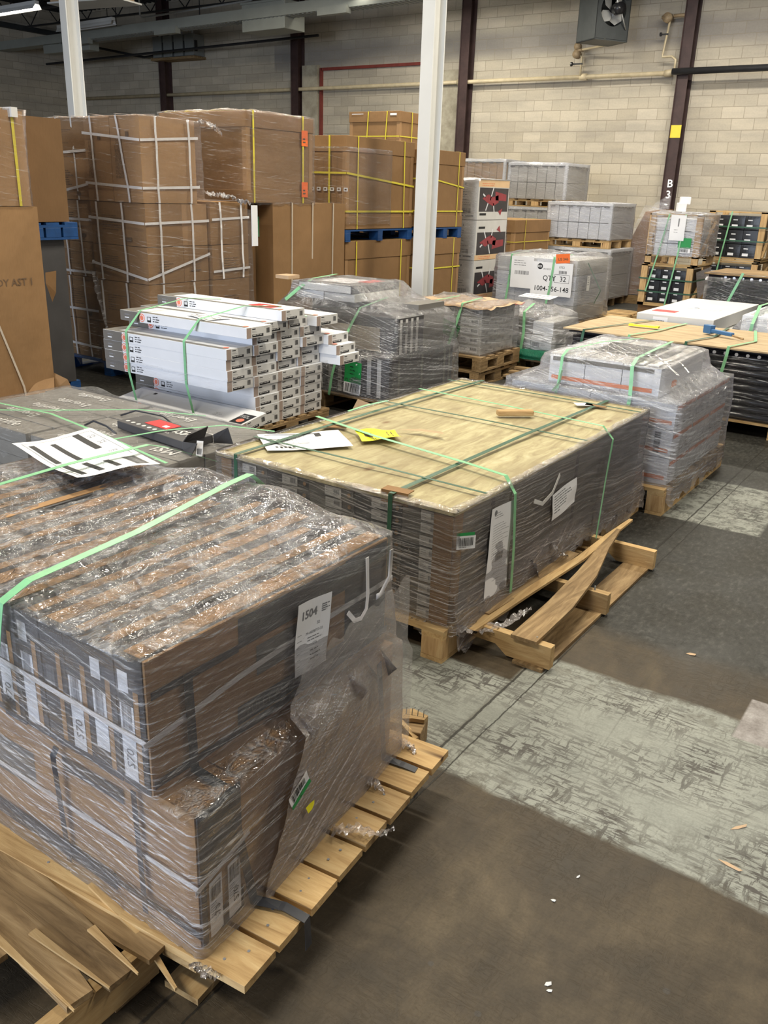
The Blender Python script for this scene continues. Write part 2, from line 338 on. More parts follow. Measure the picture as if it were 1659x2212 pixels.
def floor_mat():
    t = NT('floor_concrete'); o = t.tc.outputs['Object']; sp = t.n('SeparateXYZ', i0=o); X, Y = sp.outputs[0], sp.outputs[1]
    j = t.math('MULTIPLY', t.math('SUBTRACT', t.noise(o, 2.2, 4, .6), .5), .09)
    Xj = t.math('ADD', X, j); Yj = t.math('ADD', Y, j)
    def rng(v, a, b, s=.012):
        p = t.n('MapRange', i0=v, i1=a-s, i2=a+s, i3=0., i4=1.).outputs[0]; q = t.n('MapRange', i0=v, i1=b-s, i2=b+s, i3=1., i4=0.).outputs[0]
        return t.math('MULTIPLY', p, q)
    m1 = t.math('MULTIPLY', rng(Yj, 2.08, 2.98), rng(X, -1.22, 30))
    m2 = t.math('MULTIPLY', rng(Yj, 1.6, 2.72), rng(X, -30, -1.22))
    m3 = t.math('MULTIPLY', rng(Yj, 4.95, 5.85), rng(Xj, -1.8, -.82))
    m4 = t.math('MULTIPLY', rng(Y, 2.86, 3.16, .004), rng(X, -.43, .2, .004))
    lm = t.math('MAXIMUM', t.math('MAXIMUM', m1, m2), m3)
    # scrapes worn through the paint
    a1 = t.noise(t.map(o, (9, 55, 1), (0, 0, .25)), 1.2, 5, .7, .7); a2 = t.noise(t.map(o, (48, 10, 1), (0, 0, .35)), 1., 5, .7, .6)
    cl = t.noise(o, 3.1, 3, .6)
    sc = t.math('MAXIMUM', t.ramp(a1, [(.5, 0), (.56, 1)]), t.math('MULTIPLY', t.ramp(a2, [(.535, 0), (.58, .9)]), 1))
    sc = t.math('MULTIPLY', sc, t.ramp(cl, [(.36, .12), (.62, 1)]))
    light = t.ramp(t.noise(o, 4, 5, .6), [(.3, (.225, .235, .21)), (.7, (.3, .31, .275))])
    light = t.mix(t.math('MULTIPLY', sc, .9), light, (.06, .053, .048))
    n = t.noise(o, 2.1, 7, .62, .4); n2 = t.noise(t.map(o, (14, 5, 1), (0, 0, .5)), 1.5, 5, .65)
    dark = t.ramp(n, [(.28, (.026, .02, .012)), (.5, (.054, .041, .026)), (.7, (.112, .088, .057))])
    dark = t.mix(.35, dark, t.ramp(n2, [(.35, (.55, .55, .55)), (.68, (1.35, 1.3, 1.25))]), 'MULTIPLY')
    far = t.n('MapRange', i0=t.math('ADD', Y, t.math('MULTIPLY', j, 2)), i1=3.25, i2=3.4, i3=0., i4=1.).outputs[0]
    dark = t.mix(t.math('MULTIPLY', far, .85), dark, t.ramp(t.noise(t.map(o, (30, 14, 1), (0, 0, .4)), 1.4, 4, .7), [(.4, (.016, .017, .016)), (.56, (.034, .035, .032)), (.68, (.07, .07, .064))]))
    wear = t.ramp(t.noise(o, 16, 5, .7), [(.42, 1), (.5, 0)]); ed_ = t.math('SUBTRACT', 1, t.math('MULTIPLY', t.math('ABSOLUTE', t.math('SUBTRACT', Y, 2.53)), 2.1), clamp=True); lmw = t.math('MULTIPLY', lm, t.math('SUBTRACT', 1, t.math('MULTIPLY', wear, t.math('SUBTRACT', .55, ed_, clamp=True)), clamp=True))
    c = t.mix(lmw, dark, light)
    c = t.mix(m4, c, t.ramp(t.noise(o, 14, 5, .7), [(.3, (.16, .14, .13)), (.7, (.36, .34, .33))]))
    # seams and chips
    def seam(v, p, s): return t.n('MapRange', i0=t.math('ABSOLUTE', t.math('SUBTRACT', v, p)), i1=s*.5, i2=s, i3=1., i4=0.).outputs[0]
    jj = t.math('MULTIPLY', t.math('SUBTRACT', t.noise(o, 9, 4, .7), .5), .02); Xs = t.math('ADD', X, jj)
    se = t.math('MAXIMUM', seam(Xs, -1.215, .006), seam(Xs, -1.14, .0035))
    c = t.mix(t.math('MULTIPLY', se, .85), c, (.02, .018, .015))
    vo = t.n('TexVoronoi', Vector=o, Scale=5.5).outputs[0]; c = t.mix(t.ramp(vo, [(.04, .6), (.055, 0)]), c, (.06, .055, .05))
    cr = t.n('TexVoronoi', Vector=t.map(o, (1.1, .8, 1), (0, 0, .5)), Scale=1.2, feature='DISTANCE_TO_EDGE').outputs[0]
    c = t.mix(t.ramp(cr, [(.0, .25), (.005, 0)]), c, (.03, .026, .022))
    sd = t.noise(o, 130, 2, .5); c = t.mix(.3, c, t.ramp(sd, [(.35, (.7, .7, .7)), (.7, (1.25, 1.25, 1.25))]), 'MULTIPLY')
    r = t.mix(lm, t.ramp(n, [(.3, .46), (.7, .68)]), (.68, .68, .68))
    h = t.math('ADD', t.math('MULTIPLY', sc, -.5), t.math('ADD', t.math('MULTIPLY', se, -2.), t.math('MULTIPLY', sd, .15)))
    t.bsdf(c, r, t.bump(h, .35, .004), .28)
floor_mat()
# ------------------------------------------------ structure
struct(MB().box(-24.2, 8, -8, 18.4, -.1, 0).build('floor', 'floor_concrete'))
struct(MB().box(-24.2, 8, 18.17, 18.4, 0, 6.3).build('wall_back', 'block_wall'))
struct(MB().box(-24.2, -24, -8, 18.17, 0, 6.3).build('wall_left', 'block_wall'))
cb = MB(); cb.box(-24.2, 8, -8, 18.4, 6.3, 6.45)
for k in range(170): cb.box(-24+k*.19, -24+k*.19+.07, -8, 18.17, 6.24, 6.3)
struct(cb.build('ceiling', 'roof_dark'))
struct(MB().box(-24, -23.86, -8, 18.17, 5.6, 5.72).build('trim_1', 'roof_dark'))
def post(x):
    z = 6.24; m = MB(); m.box(x-.1, x+.1, 17.9, 17.915, 0, z); m.box(x-.1, x+.1, 18.14, 18.155, 0, z); m.box(x-.008, x+.008, 17.915, 18.14, 0, z)
    m.tube([(x-.1, 17.885, 0), (x-.1, 17.885, z)], .012, 6); return struct(m.build('trim_2', 'post_brown'))
for i, x in enumerate((-19.75, -15.13, -10.44)):
    p = post(x); p.name = 'trim_%d' % (i+2)
p = post(-5.74); p.name = 'trim_5'
mk = MB(); mk.box(-5.845, -5.635, 17.893, 17.899, 2.86, 3.08); mk.build('band', 'tape_yellow', p)
tx = MB()
for ch, z in (('B', 1.98), ('3', 1.78), ('-', 1.62)): tx.text(ch, .2, -.06, z, 0, bold=.02)
tx.box(-.16, -.1, 1.42, 1.54, 0, .004)
q = MB().add(tx, Matrix.Translation((-5.7, 17.888, 0)) @ Matrix.Rotation(math.pi/2, 4, 'X')); q.build('lettering', 'paper', p)
struct(MB().box(-15.02, -14.55, 18.05, 18.17, 0, 4.5).build('trim_6', 'concrete_patch'))
struct(MB().box(-11.4, -10.55, 18.06, 18.17, 0, 4.25).build('trim_7', 'concrete_patch'))
rt = MB(); rt.box(-14.48, -11.4, 18.1, 18.17, 4.38, 4.44); rt.box(-14.52, -14.46, 18.1, 18.17, 0, 4.44)
struct(rt.build('trim_8', 'red_trim'))

# roof joists: open web steel running along the back wall
def joist(y, x0=-23.9, x1=2):
    t = thing('roof_joist', 'dark open-web steel roof joist with zigzag bracing under the ceiling', 'joist', (x0, y, 5.62), 0, 'roof joists')
    L = x1-x0
    m = MB(); m.box(0, L, -.04, .04, .58, .62); m.build('top_chord', 'joist_dark', t)
    m = MB(); m.box(.5, L, -.04, .04, 0, .035); m.build('bottom_chord', 'joist_dark', t)
    m = MB(); n = int(L/.6)
    for k in range(n):
        a = (k*.6, 0, .58 if k % 2 == 0 else .02); b = ((k+1)*.6, 0, .02 if k % 2 == 0 else .58); m.tube([a, b], .014, 5)
    m.build('web', 'joist_dark', t); return t
j0 = joist(10.5)
for y in (12, 13.5, 15, 16.5): dup(j0, (-23.9, y, 5.62))
for i, y in enumerate((12.75, 14.25, 15.75)):
    m = MB(); m.box(-23, -14, y-.4, y+.4, 6.19, 6.235)
    tag(m.build('insulation_batt', 'insulation'), 'yellow insulation batt showing between the dark roof joists', 'insulation', 'insulation between joists')

# grey bus duct hung in front of the back wall
def yd(x): return 15.1+(-9.75-x)*.061
t = thing('bus_duct', 'long grey steel duct hung across the room before the back wall', 'duct', (-24, 16.0, 5), math.atan2(-.061, 1))
m = MB(); m.box(0, 17, -.17, .17, 0, .07); m.box(0, 17, -.17, -.15, .07, .2); m.box(0, 17, .15, .17, .07, .2); m.box(0, 17, -.15, .15, .19, .2); m.build('channel', 'duct_grey', t)
m = MB()
for k in range(110): m.box(3+k*.12, 3.05+k*.12, -.14, .14, -.012, 0)
m.build('grille', 'steel_grey', t)
for x in (6.9, 11.9, 15.6, 3.6): MB().box(x, x+.75, -.24, -.1, -.1, .04).build('cover_plate', 'duct_grey', t)
for x in (5.2, 8.2, 11.2, 14.2): MB().box(x, x+.012, -.008, .008, .2, 1.2).build('hanger_rod', 'joist_dark', t)
tb = thing('junction_box', 'large olive grey sheet-metal box joining the two runs of duct', 'electrical box', (-13.72, 15.55, 4.86), -.06)
m = MB(); m.box(-.62, .62, -.3, .3, -.08, .45); m.build('casing', 'duct_grey', tb, bevel=.01)
MB().box(-.64, .64, -.32, -.3, .42, .46).build('lid', 'duct_grey', tb)
tag(MB().box(-21.8, -19.95, 15.75, 16.05, 4.8, 5.0).build('cable_box', 'duct_grey', bevel=.01), 'plain grey box under the duct beside the left white column', 'electrical box')
tag(MB().tube([(-24, 17.4, 4.85), (-14.0, 17.4, 5.0)], .03, 8).build('conduit_pipe', 'joist_dark'), 'dark conduit running behind the grey duct', 'pipe')
tag(MB().tube([(-18.2, 15.9, 6.21), (-18.2, 15.9, 5.45), (-18.1, 15.9, 5.4), (-14.2, 15.4, 5.38), (-14.1, 15.4, 5.42), (-14.1, 15.4, 6.21)], .02, 8).build('conduit_pipe', 'galvanised'), 'bright galvanised conduit above the grey duct', 'pipe')
# breaker boxes
for i in range(4):
    x = -19.75+i*.4
    b = thing('breaker_box', 'small grey breaker box high on the back wall, one of four in a row', 'electrical box', (x, 17.9, 4.86), 0, 'breaker boxes on the back wall')
    MB().box(-.16, .16, -.14, .25, 0, .5).build('casing', 'steel_grey', b, bevel=.008)
    MB().box(.165, .19, -.1, -.02, .1, .35).build('switch_handle', 'black_plastic', b)
    MB().tube([(0, 0, .5), (0, 0, .78)], .03, 8).build('conduit_stub', 'galvanised', b)
tag(MB().box(-20.0, -18.35, 17.75, 18.16, 4.79, 4.85).build('shelf_board', 'old_wood'), 'wooden board under the four grey breaker boxes', 'board')
m = MB(); m.tube([(-22.0, 17.2, 5.2), (-21.4, 17.3, 5.1), (-20.3, 17.8, 4.9), (-19.95, 17.9, 4.95)], .03, 8)
tag(m.build('cable', 'joist_dark'), 'dark cable drooping to the breaker boxes', 'cable')

# pipes along the back wall
t = thing('gas_pipe', 'cream painted gas pipe running along the block wall', 'pipe', (0, 18.0, 3.985))
m = MB(); m.tube([(-24, 0, 0), (-5.98, 0, 0)], .042, 10); m.build('pipe', 'pipe_cream', t, True)
for x in (-19.9, -15.25, -10.56, -7.75, -6.05): MB().cyl((x-.07, 0, 0), .062, .14, 12, axis='X').build('coupling', 'pipe_cream', t, True)
tag(MB().tube([(-5.92, 17.82, 3.985), (6, 17.82, 3.985)], .06, 10).build('black_pipe', 'pipe_black', smooth=True), 'black pipe continuing the gas line right of the last post', 'pipe')
t = thing('gas_valve', 'dirty brass regulator and tap teed off the gas pipe under the fan heater', 'valve', (-7.8, 17.95, 4.0))
m = MB(); m.tube([(0, 0, 0), (0, 0, .33), (-.08, 0, .4)], .022, 8); m.tube([(-.1, 0, .45), (.5, -.2, .48), (.56, -.3, .62)], .022, 8); m.build('pipework', 'pipe_cream', t, True)
m = MB(); m.cyl((-.1, -.08, .38), .075, .12, 14, axis='Y'); m.cyl((-.1, -.06, .52), .065, .1, 14, axis='Y'); m.cyl((-.15, -.03, .45), .03, .18, axis='X'); m.build('regulator', 'brass_dirty', t, True)
m = MB(); m.box(-.2, .03, -.03, .0, .2, .225); m.cyl((-.2, -.05, .21), .04, .03, 10, axis='X'); m.build('tap_handle', 'black_plastic', t)
t = thing('gas_valve', 'capped brass regulator on a cranked riser beside the last post', 'valve', (-6.07, 17.95, 4.0))
m = MB(); m.tube([(.14, 0, 0), (.14, 0, .2), (.06, 0, .26), (-.12, 0, .26), (-.12, 0, .3), (-.06, 0, .85)], .022, 8); m.build('pipework', 'pipe_cream', t, True)
m = MB(); m.cyl((-.1, -.08, .9), .085, .13, 14, axis='Y'); m.cyl((0, 0, .93), .03, .36, 8, axis='X'); m.cyl((-.22, 0, .92), .03, .14, axis='X'); m.build('regulator', 'brass_dirty', t, True)
m = MB(); m.box(-.2, -.06, -.03, .0, .62, .645); m.cyl((-.2, -.05, .63), .035, .03, 10, axis='X'); m.build('tap_handle', 'black_plastic', t)

# unit heater with fan
t = thing('fan_heater', 'dark grey gas fan heater hung high before the block wall', 'heater', (-7.16, 17.3, 4.46), math.radians(-34))
m = MB(); W2, D2, H2 = .3, .36, .95
m.box(-W2, W2, -D2, -D2+.02, 0, H2); m.box(-W2, W2, D2-.02, D2, 0, H2); m.box(-W2, W2, -D2, D2, 0, .02); m.box(-W2, W2, -D2, D2, H2-.02, H2); m.box(-W2, -W2+.02, -D2, D2, 0, H2)
# fan face with a round opening on the +x side
n = 40; R = .27; zc = .5
for k in range(n):
    a0, a1 = 2*math.pi*k/n, 2*math.pi*(k+1)/n
    def out(a):
        c, s_ = math.cos(a), math.sin(a); q = min(D2/abs(c) if c else 9, (.48)/abs(s_) if s_ else 9); return (W2, c*q, zc+s_*q*.99)
    m.face([out(a0), out(a1), (W2, R*math.cos(a1), zc+R*math.sin(a1)), (W2, R*math.cos(a0), zc+R*math.sin(a0))])
    m.face([(W2, R*math.cos(a0), zc+R*math.sin(a0)), (W2, R*math.cos(a1), zc+R*math.sin(a1)), (W2-.12, R*math.cos(a1), zc+R*math.sin(a1)), (W2-.12, R*math.cos(a0), zc+R*math.sin(a0))])
m.build('casing', 'heater_grey', t)
for k in range(4):
    m = MB(); a = k*math.pi/2+.5; M = Matrix.Translation((W2-.06, 0, zc)) @ Matrix.Rotation(a, 4, 'X')
    P = [M @ Vector(p) for p in ((-.03, .03, -.02), (.02, .03, .05), (.045, .14, .13), (.03, .24, .1), (-.03, .25, -.02), (-.045, .15, -.08))]
    m.face(P); o = m.build('fan_blade', 'galvanised', t); so = o.modifiers.new('s', 'SOLIDIFY'); so.thickness = .004
m = MB(); m.cyl((W2-.1, 0, zc), .05, .2, 14, axis='X'); m.cyl((W2+.06, 0, zc), .1, .16, 16, axis='X'); m.build('fan_motor', 'black_plastic', t, True)
m = MB(); m.tube([(W2+.02, -.3, .95), (W2+.05, -.1, .95), (W2+.16, -.05, .6), (W2+.16, 0, .5)], .014, 8); m.tube([(W2+.02, .28, .2), (W2+.16, .05, .45)], .012, 8); m.build('motor_bracket', 'galvanised', t, True)
MB().tube([(.1, 0, .95), (.1, 0, 1.7)], .02, 6).build('hanger_rod', 'joist_dark', t)
tag(MB().tube([(-6.6, 17.4, 6.2), (-6.55, 17.4, 5.4), (-6.7, 17.3, 5.15), (-6.9, 17.3, 5.15)], .015, 6).build('cable', 'joist_dark', smooth=True), 'thin dark cable looping down to the fan heater', 'cable')

# white H columns
def column(x, y, label):
    t = thing('steel_column', label, 'column', (x, y, 0), math.radians(-12))
    m = MB(); w_, d = .09, .09
    m.box(-w_, w_, -d, -d+.014, 0, 6.24); m.box(-w_, w_, d-.014, d, 0, 6.24); m.box(-.006, .006, -d+.014, d-.014, 0, 6.24); m.build('shaft', 'white_steel', t)
    MB().box(-.15, .15, -.15, .15, 0, .02).build('base_plate', 'white_steel', t); return t
column(-5.585, 8.9, 'white painted steel column in the middle, rising beside the yellow-strapped brown boxes')
column(-10.8, 8.25, 'white painted steel column at the left, rising behind the white-strapped cartons')

# light fittings at the top left
def fitting(label, p0, p1, z, w_=.2):
    p0, p1 = Vector(p0), Vector(p1); d = p1-p0; t = thing('strip_light', label, 'light', (*((p0+p1)/2), z), math.atan2(d.y, d.x)); L = d.length/2
    m = MB(); m.face([(-L, -w_/2, 0), (L, -w_/2, 0), (L, -.04, .09), (-L, -.04, .09)]); m.face([(-L, .04, .09), (L, .04, .09), (L, w_/2, 0), (-L, w_/2, 0)]); m.box(-L, L, -.045, .045, .085, .15); m.build('reflector', 'white_steel', t)
    for y in (-.05, .05): MB().cyl((-L+.02, y, .03), .016, 2*L-.04, 10, axis='X').build('tube_lamp', 'lamp_glow' if 'unlit' not in label else 'card_white', t, True)
    for s_ in (-1, 1): MB().box(s_*L*.8-.006, s_*L*.8+.006, -.006, .006, .15, 1.2).build('hanger_rod', 'joist_dark', t)
    return t
fitting('long fluorescent strip light at the top left left of the white column', (-20.2, 12.6), (-17.3, 12.45), 4.98)
fitting('bright fluorescent light at the very top centre above the duct', (-11.3, 14.75), (-9.9, 15.6), 5.12, .3)
fitting('unlit-looking strip light above the duct between the joists', (-20.5, 15.3), (-18.2, 15.1), 5.15, .16)
t = thing('box_light', 'boxy white light housing at the top edge between the columns', 'light', (-15.9, 12.75, 5.0), .15)
m = MB(); m.box(-.85, .75, -.3, .3, .03, .25); m.build('housing', 'card_pale', t)
m = MB(); m.box(-.9, .9, -.34, .34, 0, .03); m.build('diffuser', 'white_steel', t)
MB().box(.55, .8, -.34, -.3, .03, .5).build('bracket', 'white_steel', t)
# ------------------------------------------------ builders for goods
def pallet(label, x0, x1, y0, y1, along='X', nb=8, gap=.022, h=.14, mat='pine', group=None, rz=0, blocks=True, name='pallet', jit=.006, seed=1, th=.018, inset=.05, bin_=0):
    """wooden pallet; top boards run along X or Y"""
    r = random.Random(seed); t = thing(name, label, 'pallet', ((x0+x1)/2, (y0+y1)/2, 0), rz, group); ins = inset
    A, B = (x1-x0)/2, (y1-y0)/2; ax = along == 'X'
    span = 2*(B if ax else A); bw = (span-gap*(nb-1))/nb; mt = mat if not mat.startswith(('pine', 'old')) else (mat if ax else mat+'_y')
    mo = mat if not mat.startswith(('pine', 'old')) else (mat+'_y' if ax else mat)
    for k in range(nb):
        a = -span/2+k*(bw+gap); j = r.uniform(-jit, jit); m = MB(); q = r.uniform(-.004, .004)
        if ax: m.box(-A+j, A+j*.7, a, a+bw, h-th, h+q*.4)
        else: m.box(a, a+bw, -B+j, B+j*.7, h-th, h+q*.4)
        for u in (-.9, 0, .9):
            for w_ in (.3, .7):
                if ax: m.cyl((u*A+r.uniform(-.02, .02), a+bw*w_, h), .004, .0012, 6, 1)
                else: m.cyl((a+bw*w_, u*B, h), .004, .0012, 6, 1)
        m.build('deck_board', [mt, 'ink_soft'], t, bevel=.002)
    for s_ in (-1, 0, 1):
        if blocks:
            m = MB()
            if ax: c = s_*(A-ins); m.box(c-.05, c+.05, -B, B, h-th-.02, h-th)
            else: c = s_*(B-.05); m.box(-A, A, c-.05, c+.05, h-th-.02, h-th)
            m.build('stringer_board', mo, t)
            for k in (-1, 0, 1):
                m = MB()
                if ax: m.box(c-.05, c+.05, k*(B-.07-bin_)-.07, k*(B-.07-bin_)+.07, .018, h-th-.02)
                else: m.box(k*(A-.07)-.07, k*(A-.07)+.07, c-.05, c+.05, .018, h-th-.02)
                m.build('block', 'pine_z' if mat == 'pine' else mo, t, bevel=.003)
            m = MB()
            if ax: m.box(c-.05, c+.05, -B, B, 0, .018)
            else: m.box(-A, A, c-.05, c+.05, 0, .018)
            m.build('bottom_board', mo, t)
        else:
            m = MB()
            if ax: c = s_*(A-.025); m.box(c-.02, c+.02, -B, B, .018, h-th)
            else: c = s_*(B-.025); m.box(-A, A, c-.02, c+.02, .018, h-th)
            m.build('stringer', mo, t, bevel=.002)
    if not blocks:
        for s_ in (-1, 0, 1):
            m = MB()
            if ax: m.box(-A, A, s_*(B-.05)-.05, s_*(B-.05)+.05, 0, .018)
            else: m.box(s_*(A-.05)-.05, s_*(A-.05)+.05, -B, B, 0, .018)
            m.build('bottom_board', mt, t)
    return t

def cbox(x0, x1, y0, y1, z0, z1, bulge=.004, seed=0, n=5):
    """a cardboard box body whose panels belly out a little"""
    m = MB(); r = random.Random(seed); cx, cy, cz = (x0+x1)/2, (y0+y1)/2, (z0+z1)/2
    def pane(o, a, b, nn):
        i = len(m.v); bl = bulge*r.uniform(.2, 1.6)
        for q in range(n+1):
            for p in range(n+1):
                u, v = p/n, q/n; k = 16*u*(1-u)*v*(1-v)*bl
                m.v.append(tuple(Vector(o)+Vector(a)*u+Vector(b)*v+Vector(nn)*k))
        for q in range(n):
            for p in range(n):
                k = i+q*(n+1)+p; m.f.append((k, k+1, k+n+2, k+n+1)); m.m.append(0)
    X, Y, Z = x1-x0, y1-y0, z1-z0
    pane((x0, y0, z0), (X, 0, 0), (0, 0, Z), (0, -1, 0)); pane((x1, y0, z0), (0, Y, 0), (0, 0, Z), (1, 0, 0))
    pane((x1, y1, z0), (-X, 0, 0), (0, 0, Z), (0, 1, 0)); pane((x0, y1, z0), (0, -Y, 0), (0, 0, Z), (-1, 0, 0))
    pane((x0, y0, z1), (X, 0, 0), (0, Y, 0), (0, 0, 1)); pane((x0, y1, z0), (X, 0, 0), (0, -Y, 0), (0, 0, -1))
    return m
def carton(label, x0, x1, y0, y1, z0, z1, mat='card', group=None, seed=0, rz=0, flaps=True, name='carton', tape=False, bulge=.005, cat='box'):
    A, B, H = (x1-x0)/2, (y1-y0)/2, z1-z0
    o = cbox(-A, A, -B, B, 0, H, bulge, seed).build(name, mat, smooth=False)
    o.location = ((x0+x1)/2, (y0+y1)/2, z0); o.rotation_euler = (0, 0, rz); tag(o, label, cat, group)
    if tape:
        m = MB(); m.box(-A, A, -.03, .03, H, H+.004); m.box(A+.002, A+.007, -.03, .03, H-.09, H+.004); m.build('tape', 'card_light', o)
    return o
def lidded(label, x0, x1, y0, y1, z0, z1, lid=.1, group=None, mat='card'):
    t = thing('lidded_crate', label, 'box', ((x0+x1)/2, (y0+y1)/2, z0), 0, group); A, B, H = (x1-x0)/2, (y1-y0)/2, z1-z0
    cbox(-A, A, -B, B, 0, H, .008, 3).build('body', mat, t)
    m = MB(); e = .014; m.box(-A-e, A+e, -B-e, B+e, H-lid, H+.01); m.build('lid', mat, t, bevel=.004)
    m = MB(); m.box(-A-e, A+e, -B-e, B+e, -.0, lid*.9); m.build('base_tray', mat, t, bevel=.004)
    for sx in (-1, 1):
        for sy in (-1, 1):
            m = MB(); m.box(sx*A-.05 if sx > 0 else -A-.006, A+.006 if sx > 0 else -A+.05, sy*B-.05 if sy > 0 else -B-.006, B+.006 if sy > 0 else -B+.05, lid*.9, H-lid); m.build('corner_post', 'card_light', t)
    return t
def ring_strap(x0, x1, y0, y1, zs, w_=.016, sag=None):
    """strap round a load at height z: returns MB; zs = heights at the corners in order (x0,y0),(x1,y0),(x1,y1),(x0,y1)"""
    m = MB(); e = .004; c = [(x0, y0), (x1, y0), (x1, y1), (x0, y1)]; N_ = [(0, -1, 0), (1, 0, 0), (0, 1, 0), (-1, 0, 0)]
    for i in range(4):
        a, b = c[i], c[(i+1) % 4]; nn = Vector(N_[i]); k = 8
        pts = [Vector((a[0]+(b[0]-a[0])*t/k, a[1]+(b[1]-a[1])*t/k, zs[i]+(zs[(i+1) % 4]-zs[i])*t/k)) + nn*e for t in range(k+1)]
        m.strip(pts, tuple(nn), w_)
    return m
def hoop_strap(axis, p, a0, a1, z0, z1, w_=.016, lean=0, e=.004, jit=0):
    """vertical strap hoop: axis 'X' = plane x=p, runs y a0..a1; lean shifts the foot"""
    m = MB(); r = random.Random(int(p*1000))
    def P(q, z):
        s_ = p+lean*(z1-z)/(z1-z0)+(r.uniform(-jit, jit) if jit else 0); return (s_, q, z) if axis == 'X' else (q, s_, z)
    k = 6
    n0, n1 = ((0, -1, 0), (0, 1, 0)) if axis == 'X' else ((-1, 0, 0), (1, 0, 0))
    m.strip([P(a0-e, z0+(z1-z0)*t/k) for t in range(k+1)], n0, w_); m.strip([P(a0-e+(a1-a0+2*e)*t/k, z1+e) for t in range(k+1)], (0, 0, 1), w_)
    m.strip([P(a1+e, z1-(z1-z0)*t/k) for t in range(k+1)], n1, w_); return m

def shell(levels, per=150, nz=30, amp=.006, corner=.03, rag=.03, seed=1, top=.012, cap=26, hump=(), f=9.):
    """stretch film sheet round a load. levels = [(z,x0,x1,y0,y1)...] bottom to top; smooth tented top with creases"""
    m = MB(); sv = Vector((seed*3.7, seed*1.3, seed*5.1))
    def peri(L, t, cr):
        z, x0, x1, y0, y1 = L; W_, H_ = x1-x0, y1-y0; P = 2*(W_+H_); d = t*P
        if d < W_: x, y, n = x0+d, y0, (0, -1)
        elif d < W_+H_: x, y, n = x1, y0+d-W_, (1, 0)
        elif d < 2*W_+H_: x, y, n = x1-(d-W_-H_), y1, (0, 1)
        else: x, y, n = x0, y1-(d-2*W_-H_), (-1, 0)
        # round the corners
        dx = min(x-x0, x1-x); dy = min(y-y0, y1-y); q = max(dx, dy)
        if q < cr:
            k = (cr-q)/cr*.3*cr; x += k if x-x0 < x1-x else -k; y += k if y-y0 < y1-y else -k
        return Vector((x, y, z)), Vector((*n, 0))
    rings = []
    L0 = levels[0]; LT = levels[-1]
    # keep the corners crisp: same parameter per corner on every ring
    def params(L):
        z, x0, x1, y0, y1 = L; W_, H_ = x1-x0, y1-y0; P = 2*(W_+H_); n1 = int(per*W_/P); n2 = int(per*H_/P); out = []
        return [W_/P*k/nA for k in range(nA)]+[(W_+H_*k/nB)/P for k in range(nB)]+[(W_+H_+W_*k/nA)/P for k in range(nA)]+[(2*W_+H_+H_*k/nB)/P for k in range(nB)]
    W_, H_ = L0[2]-L0[1], L0[4]-L0[3]; nA = max(8, int(per*W_/(2*(W_+H_)))); nB = max(8, int(per*H_/(2*(W_+H_)))); NP = 2*(nA+nB)
    zt = [l[0] for l in levels]
    for k in range(nz+1):
        z = zt[0]+(zt[-1]-zt[0])*k/nz; i = 0
        while i < len(levels)-2 and z > levels[i+1][0]: i += 1
        a, b = levels[i], levels[i+1]; u = (z-a[0])/max(1e-6, b[0]-a[0]); L = tuple(a[j]+(b[j]-a[j])*u for j in range(5))
        row = []
        for t in params(L):
            p, n = peri(L, t, corner); s_ = p.x+p.y
            h = mn.noise(Vector((s_*3, z*26, 0))+sv)*amp+mn.noise(Vector((s_*1.5+z*2, z*6, 3))+sv)*amp*1.2
            p = p+n*(h+amp*.6)
            if k == 0: p.z += rag*mn.noise(Vector((s_*14, 1, 2))+sv)+rag*.6*mn.noise(Vector((s_*45, 1, 2))+sv)
            if k == 1: p.z += rag*.4*mn.noise(Vector((s_*14, 1, 2))+sv)
            row.append(p)
        rings.append(row)
    z, x0, x1, y0, y1 = LT; cx, cy = (x0+x1)/2, (y0+y1)/2
    base = rings[-1]
    for k in range(1, cap+1):
        u = (k/cap); u = u if u < 1 else .995; row = []
        for p0 in base:
            p = Vector((p0.x+(cx-p0.x)*u, p0.y+(cy-p0.y)*u, z))
            e = min(1, u*6)
            hz = mn.noise(Vector((p.x*f*.5, p.y*f*.22, 7))+sv)*top*1.3 + abs(mn.noise(Vector((p.x*f+p.y*f*.4, p.y*f*.5-p.x*3, 2))+sv))*top + mn.noise(Vector((p.x*f*3, p.y*f*3, 4))+sv)*top*.3
            p.z += e*(hz+top*.5)
            for (hx, hy, hr, hh) in hump:
                d = math.hypot(p.x-hx, p.y-hy)/hr
                if d < 1: p.z += hh*(1-d*d)**2
            row.append(p)
        rings.append(row)
    for row in rings: m.v += [tuple(p) for p in row]
    for k in range(len(rings)-1):
        for i in range(NP): 
            a = k*NP+i; b = k*NP+(i+1) % NP; m.f.append((a, b, b+NP, a+NP)); m.m.append(0)
    return m
def tail(pts, w0=.05, w1=.01, amp=.012, seed=0, n=24):
    """a loose ragged strand of film"""
    m = MB(); r = random.Random(seed); P = [Vector(p) for p in pts]
    for i in range(n+1):
        t = i/n*(len(P)-1); k = min(int(t), len(P)-2); p = P[k].lerp(P[k+1], t-k); d = (P[k+1]-P[k]).normalized(); sd = d.cross(Vector((.2, .3, 1))).normalized()
        w_ = (w0+(w1-w0)*i/n)*(.7+.6*r.random())
        for q in range(5): m.v.append(tuple(p+sd*w_*(q/4-.5)+Vector((0, 0, amp*r.uniform(-1, 1)))))
    for i in range(n):
        for q in range(4): a = i*5+q; m.f.append((a, a+1, a+6, a+5)); m.m.append(0)
    return m
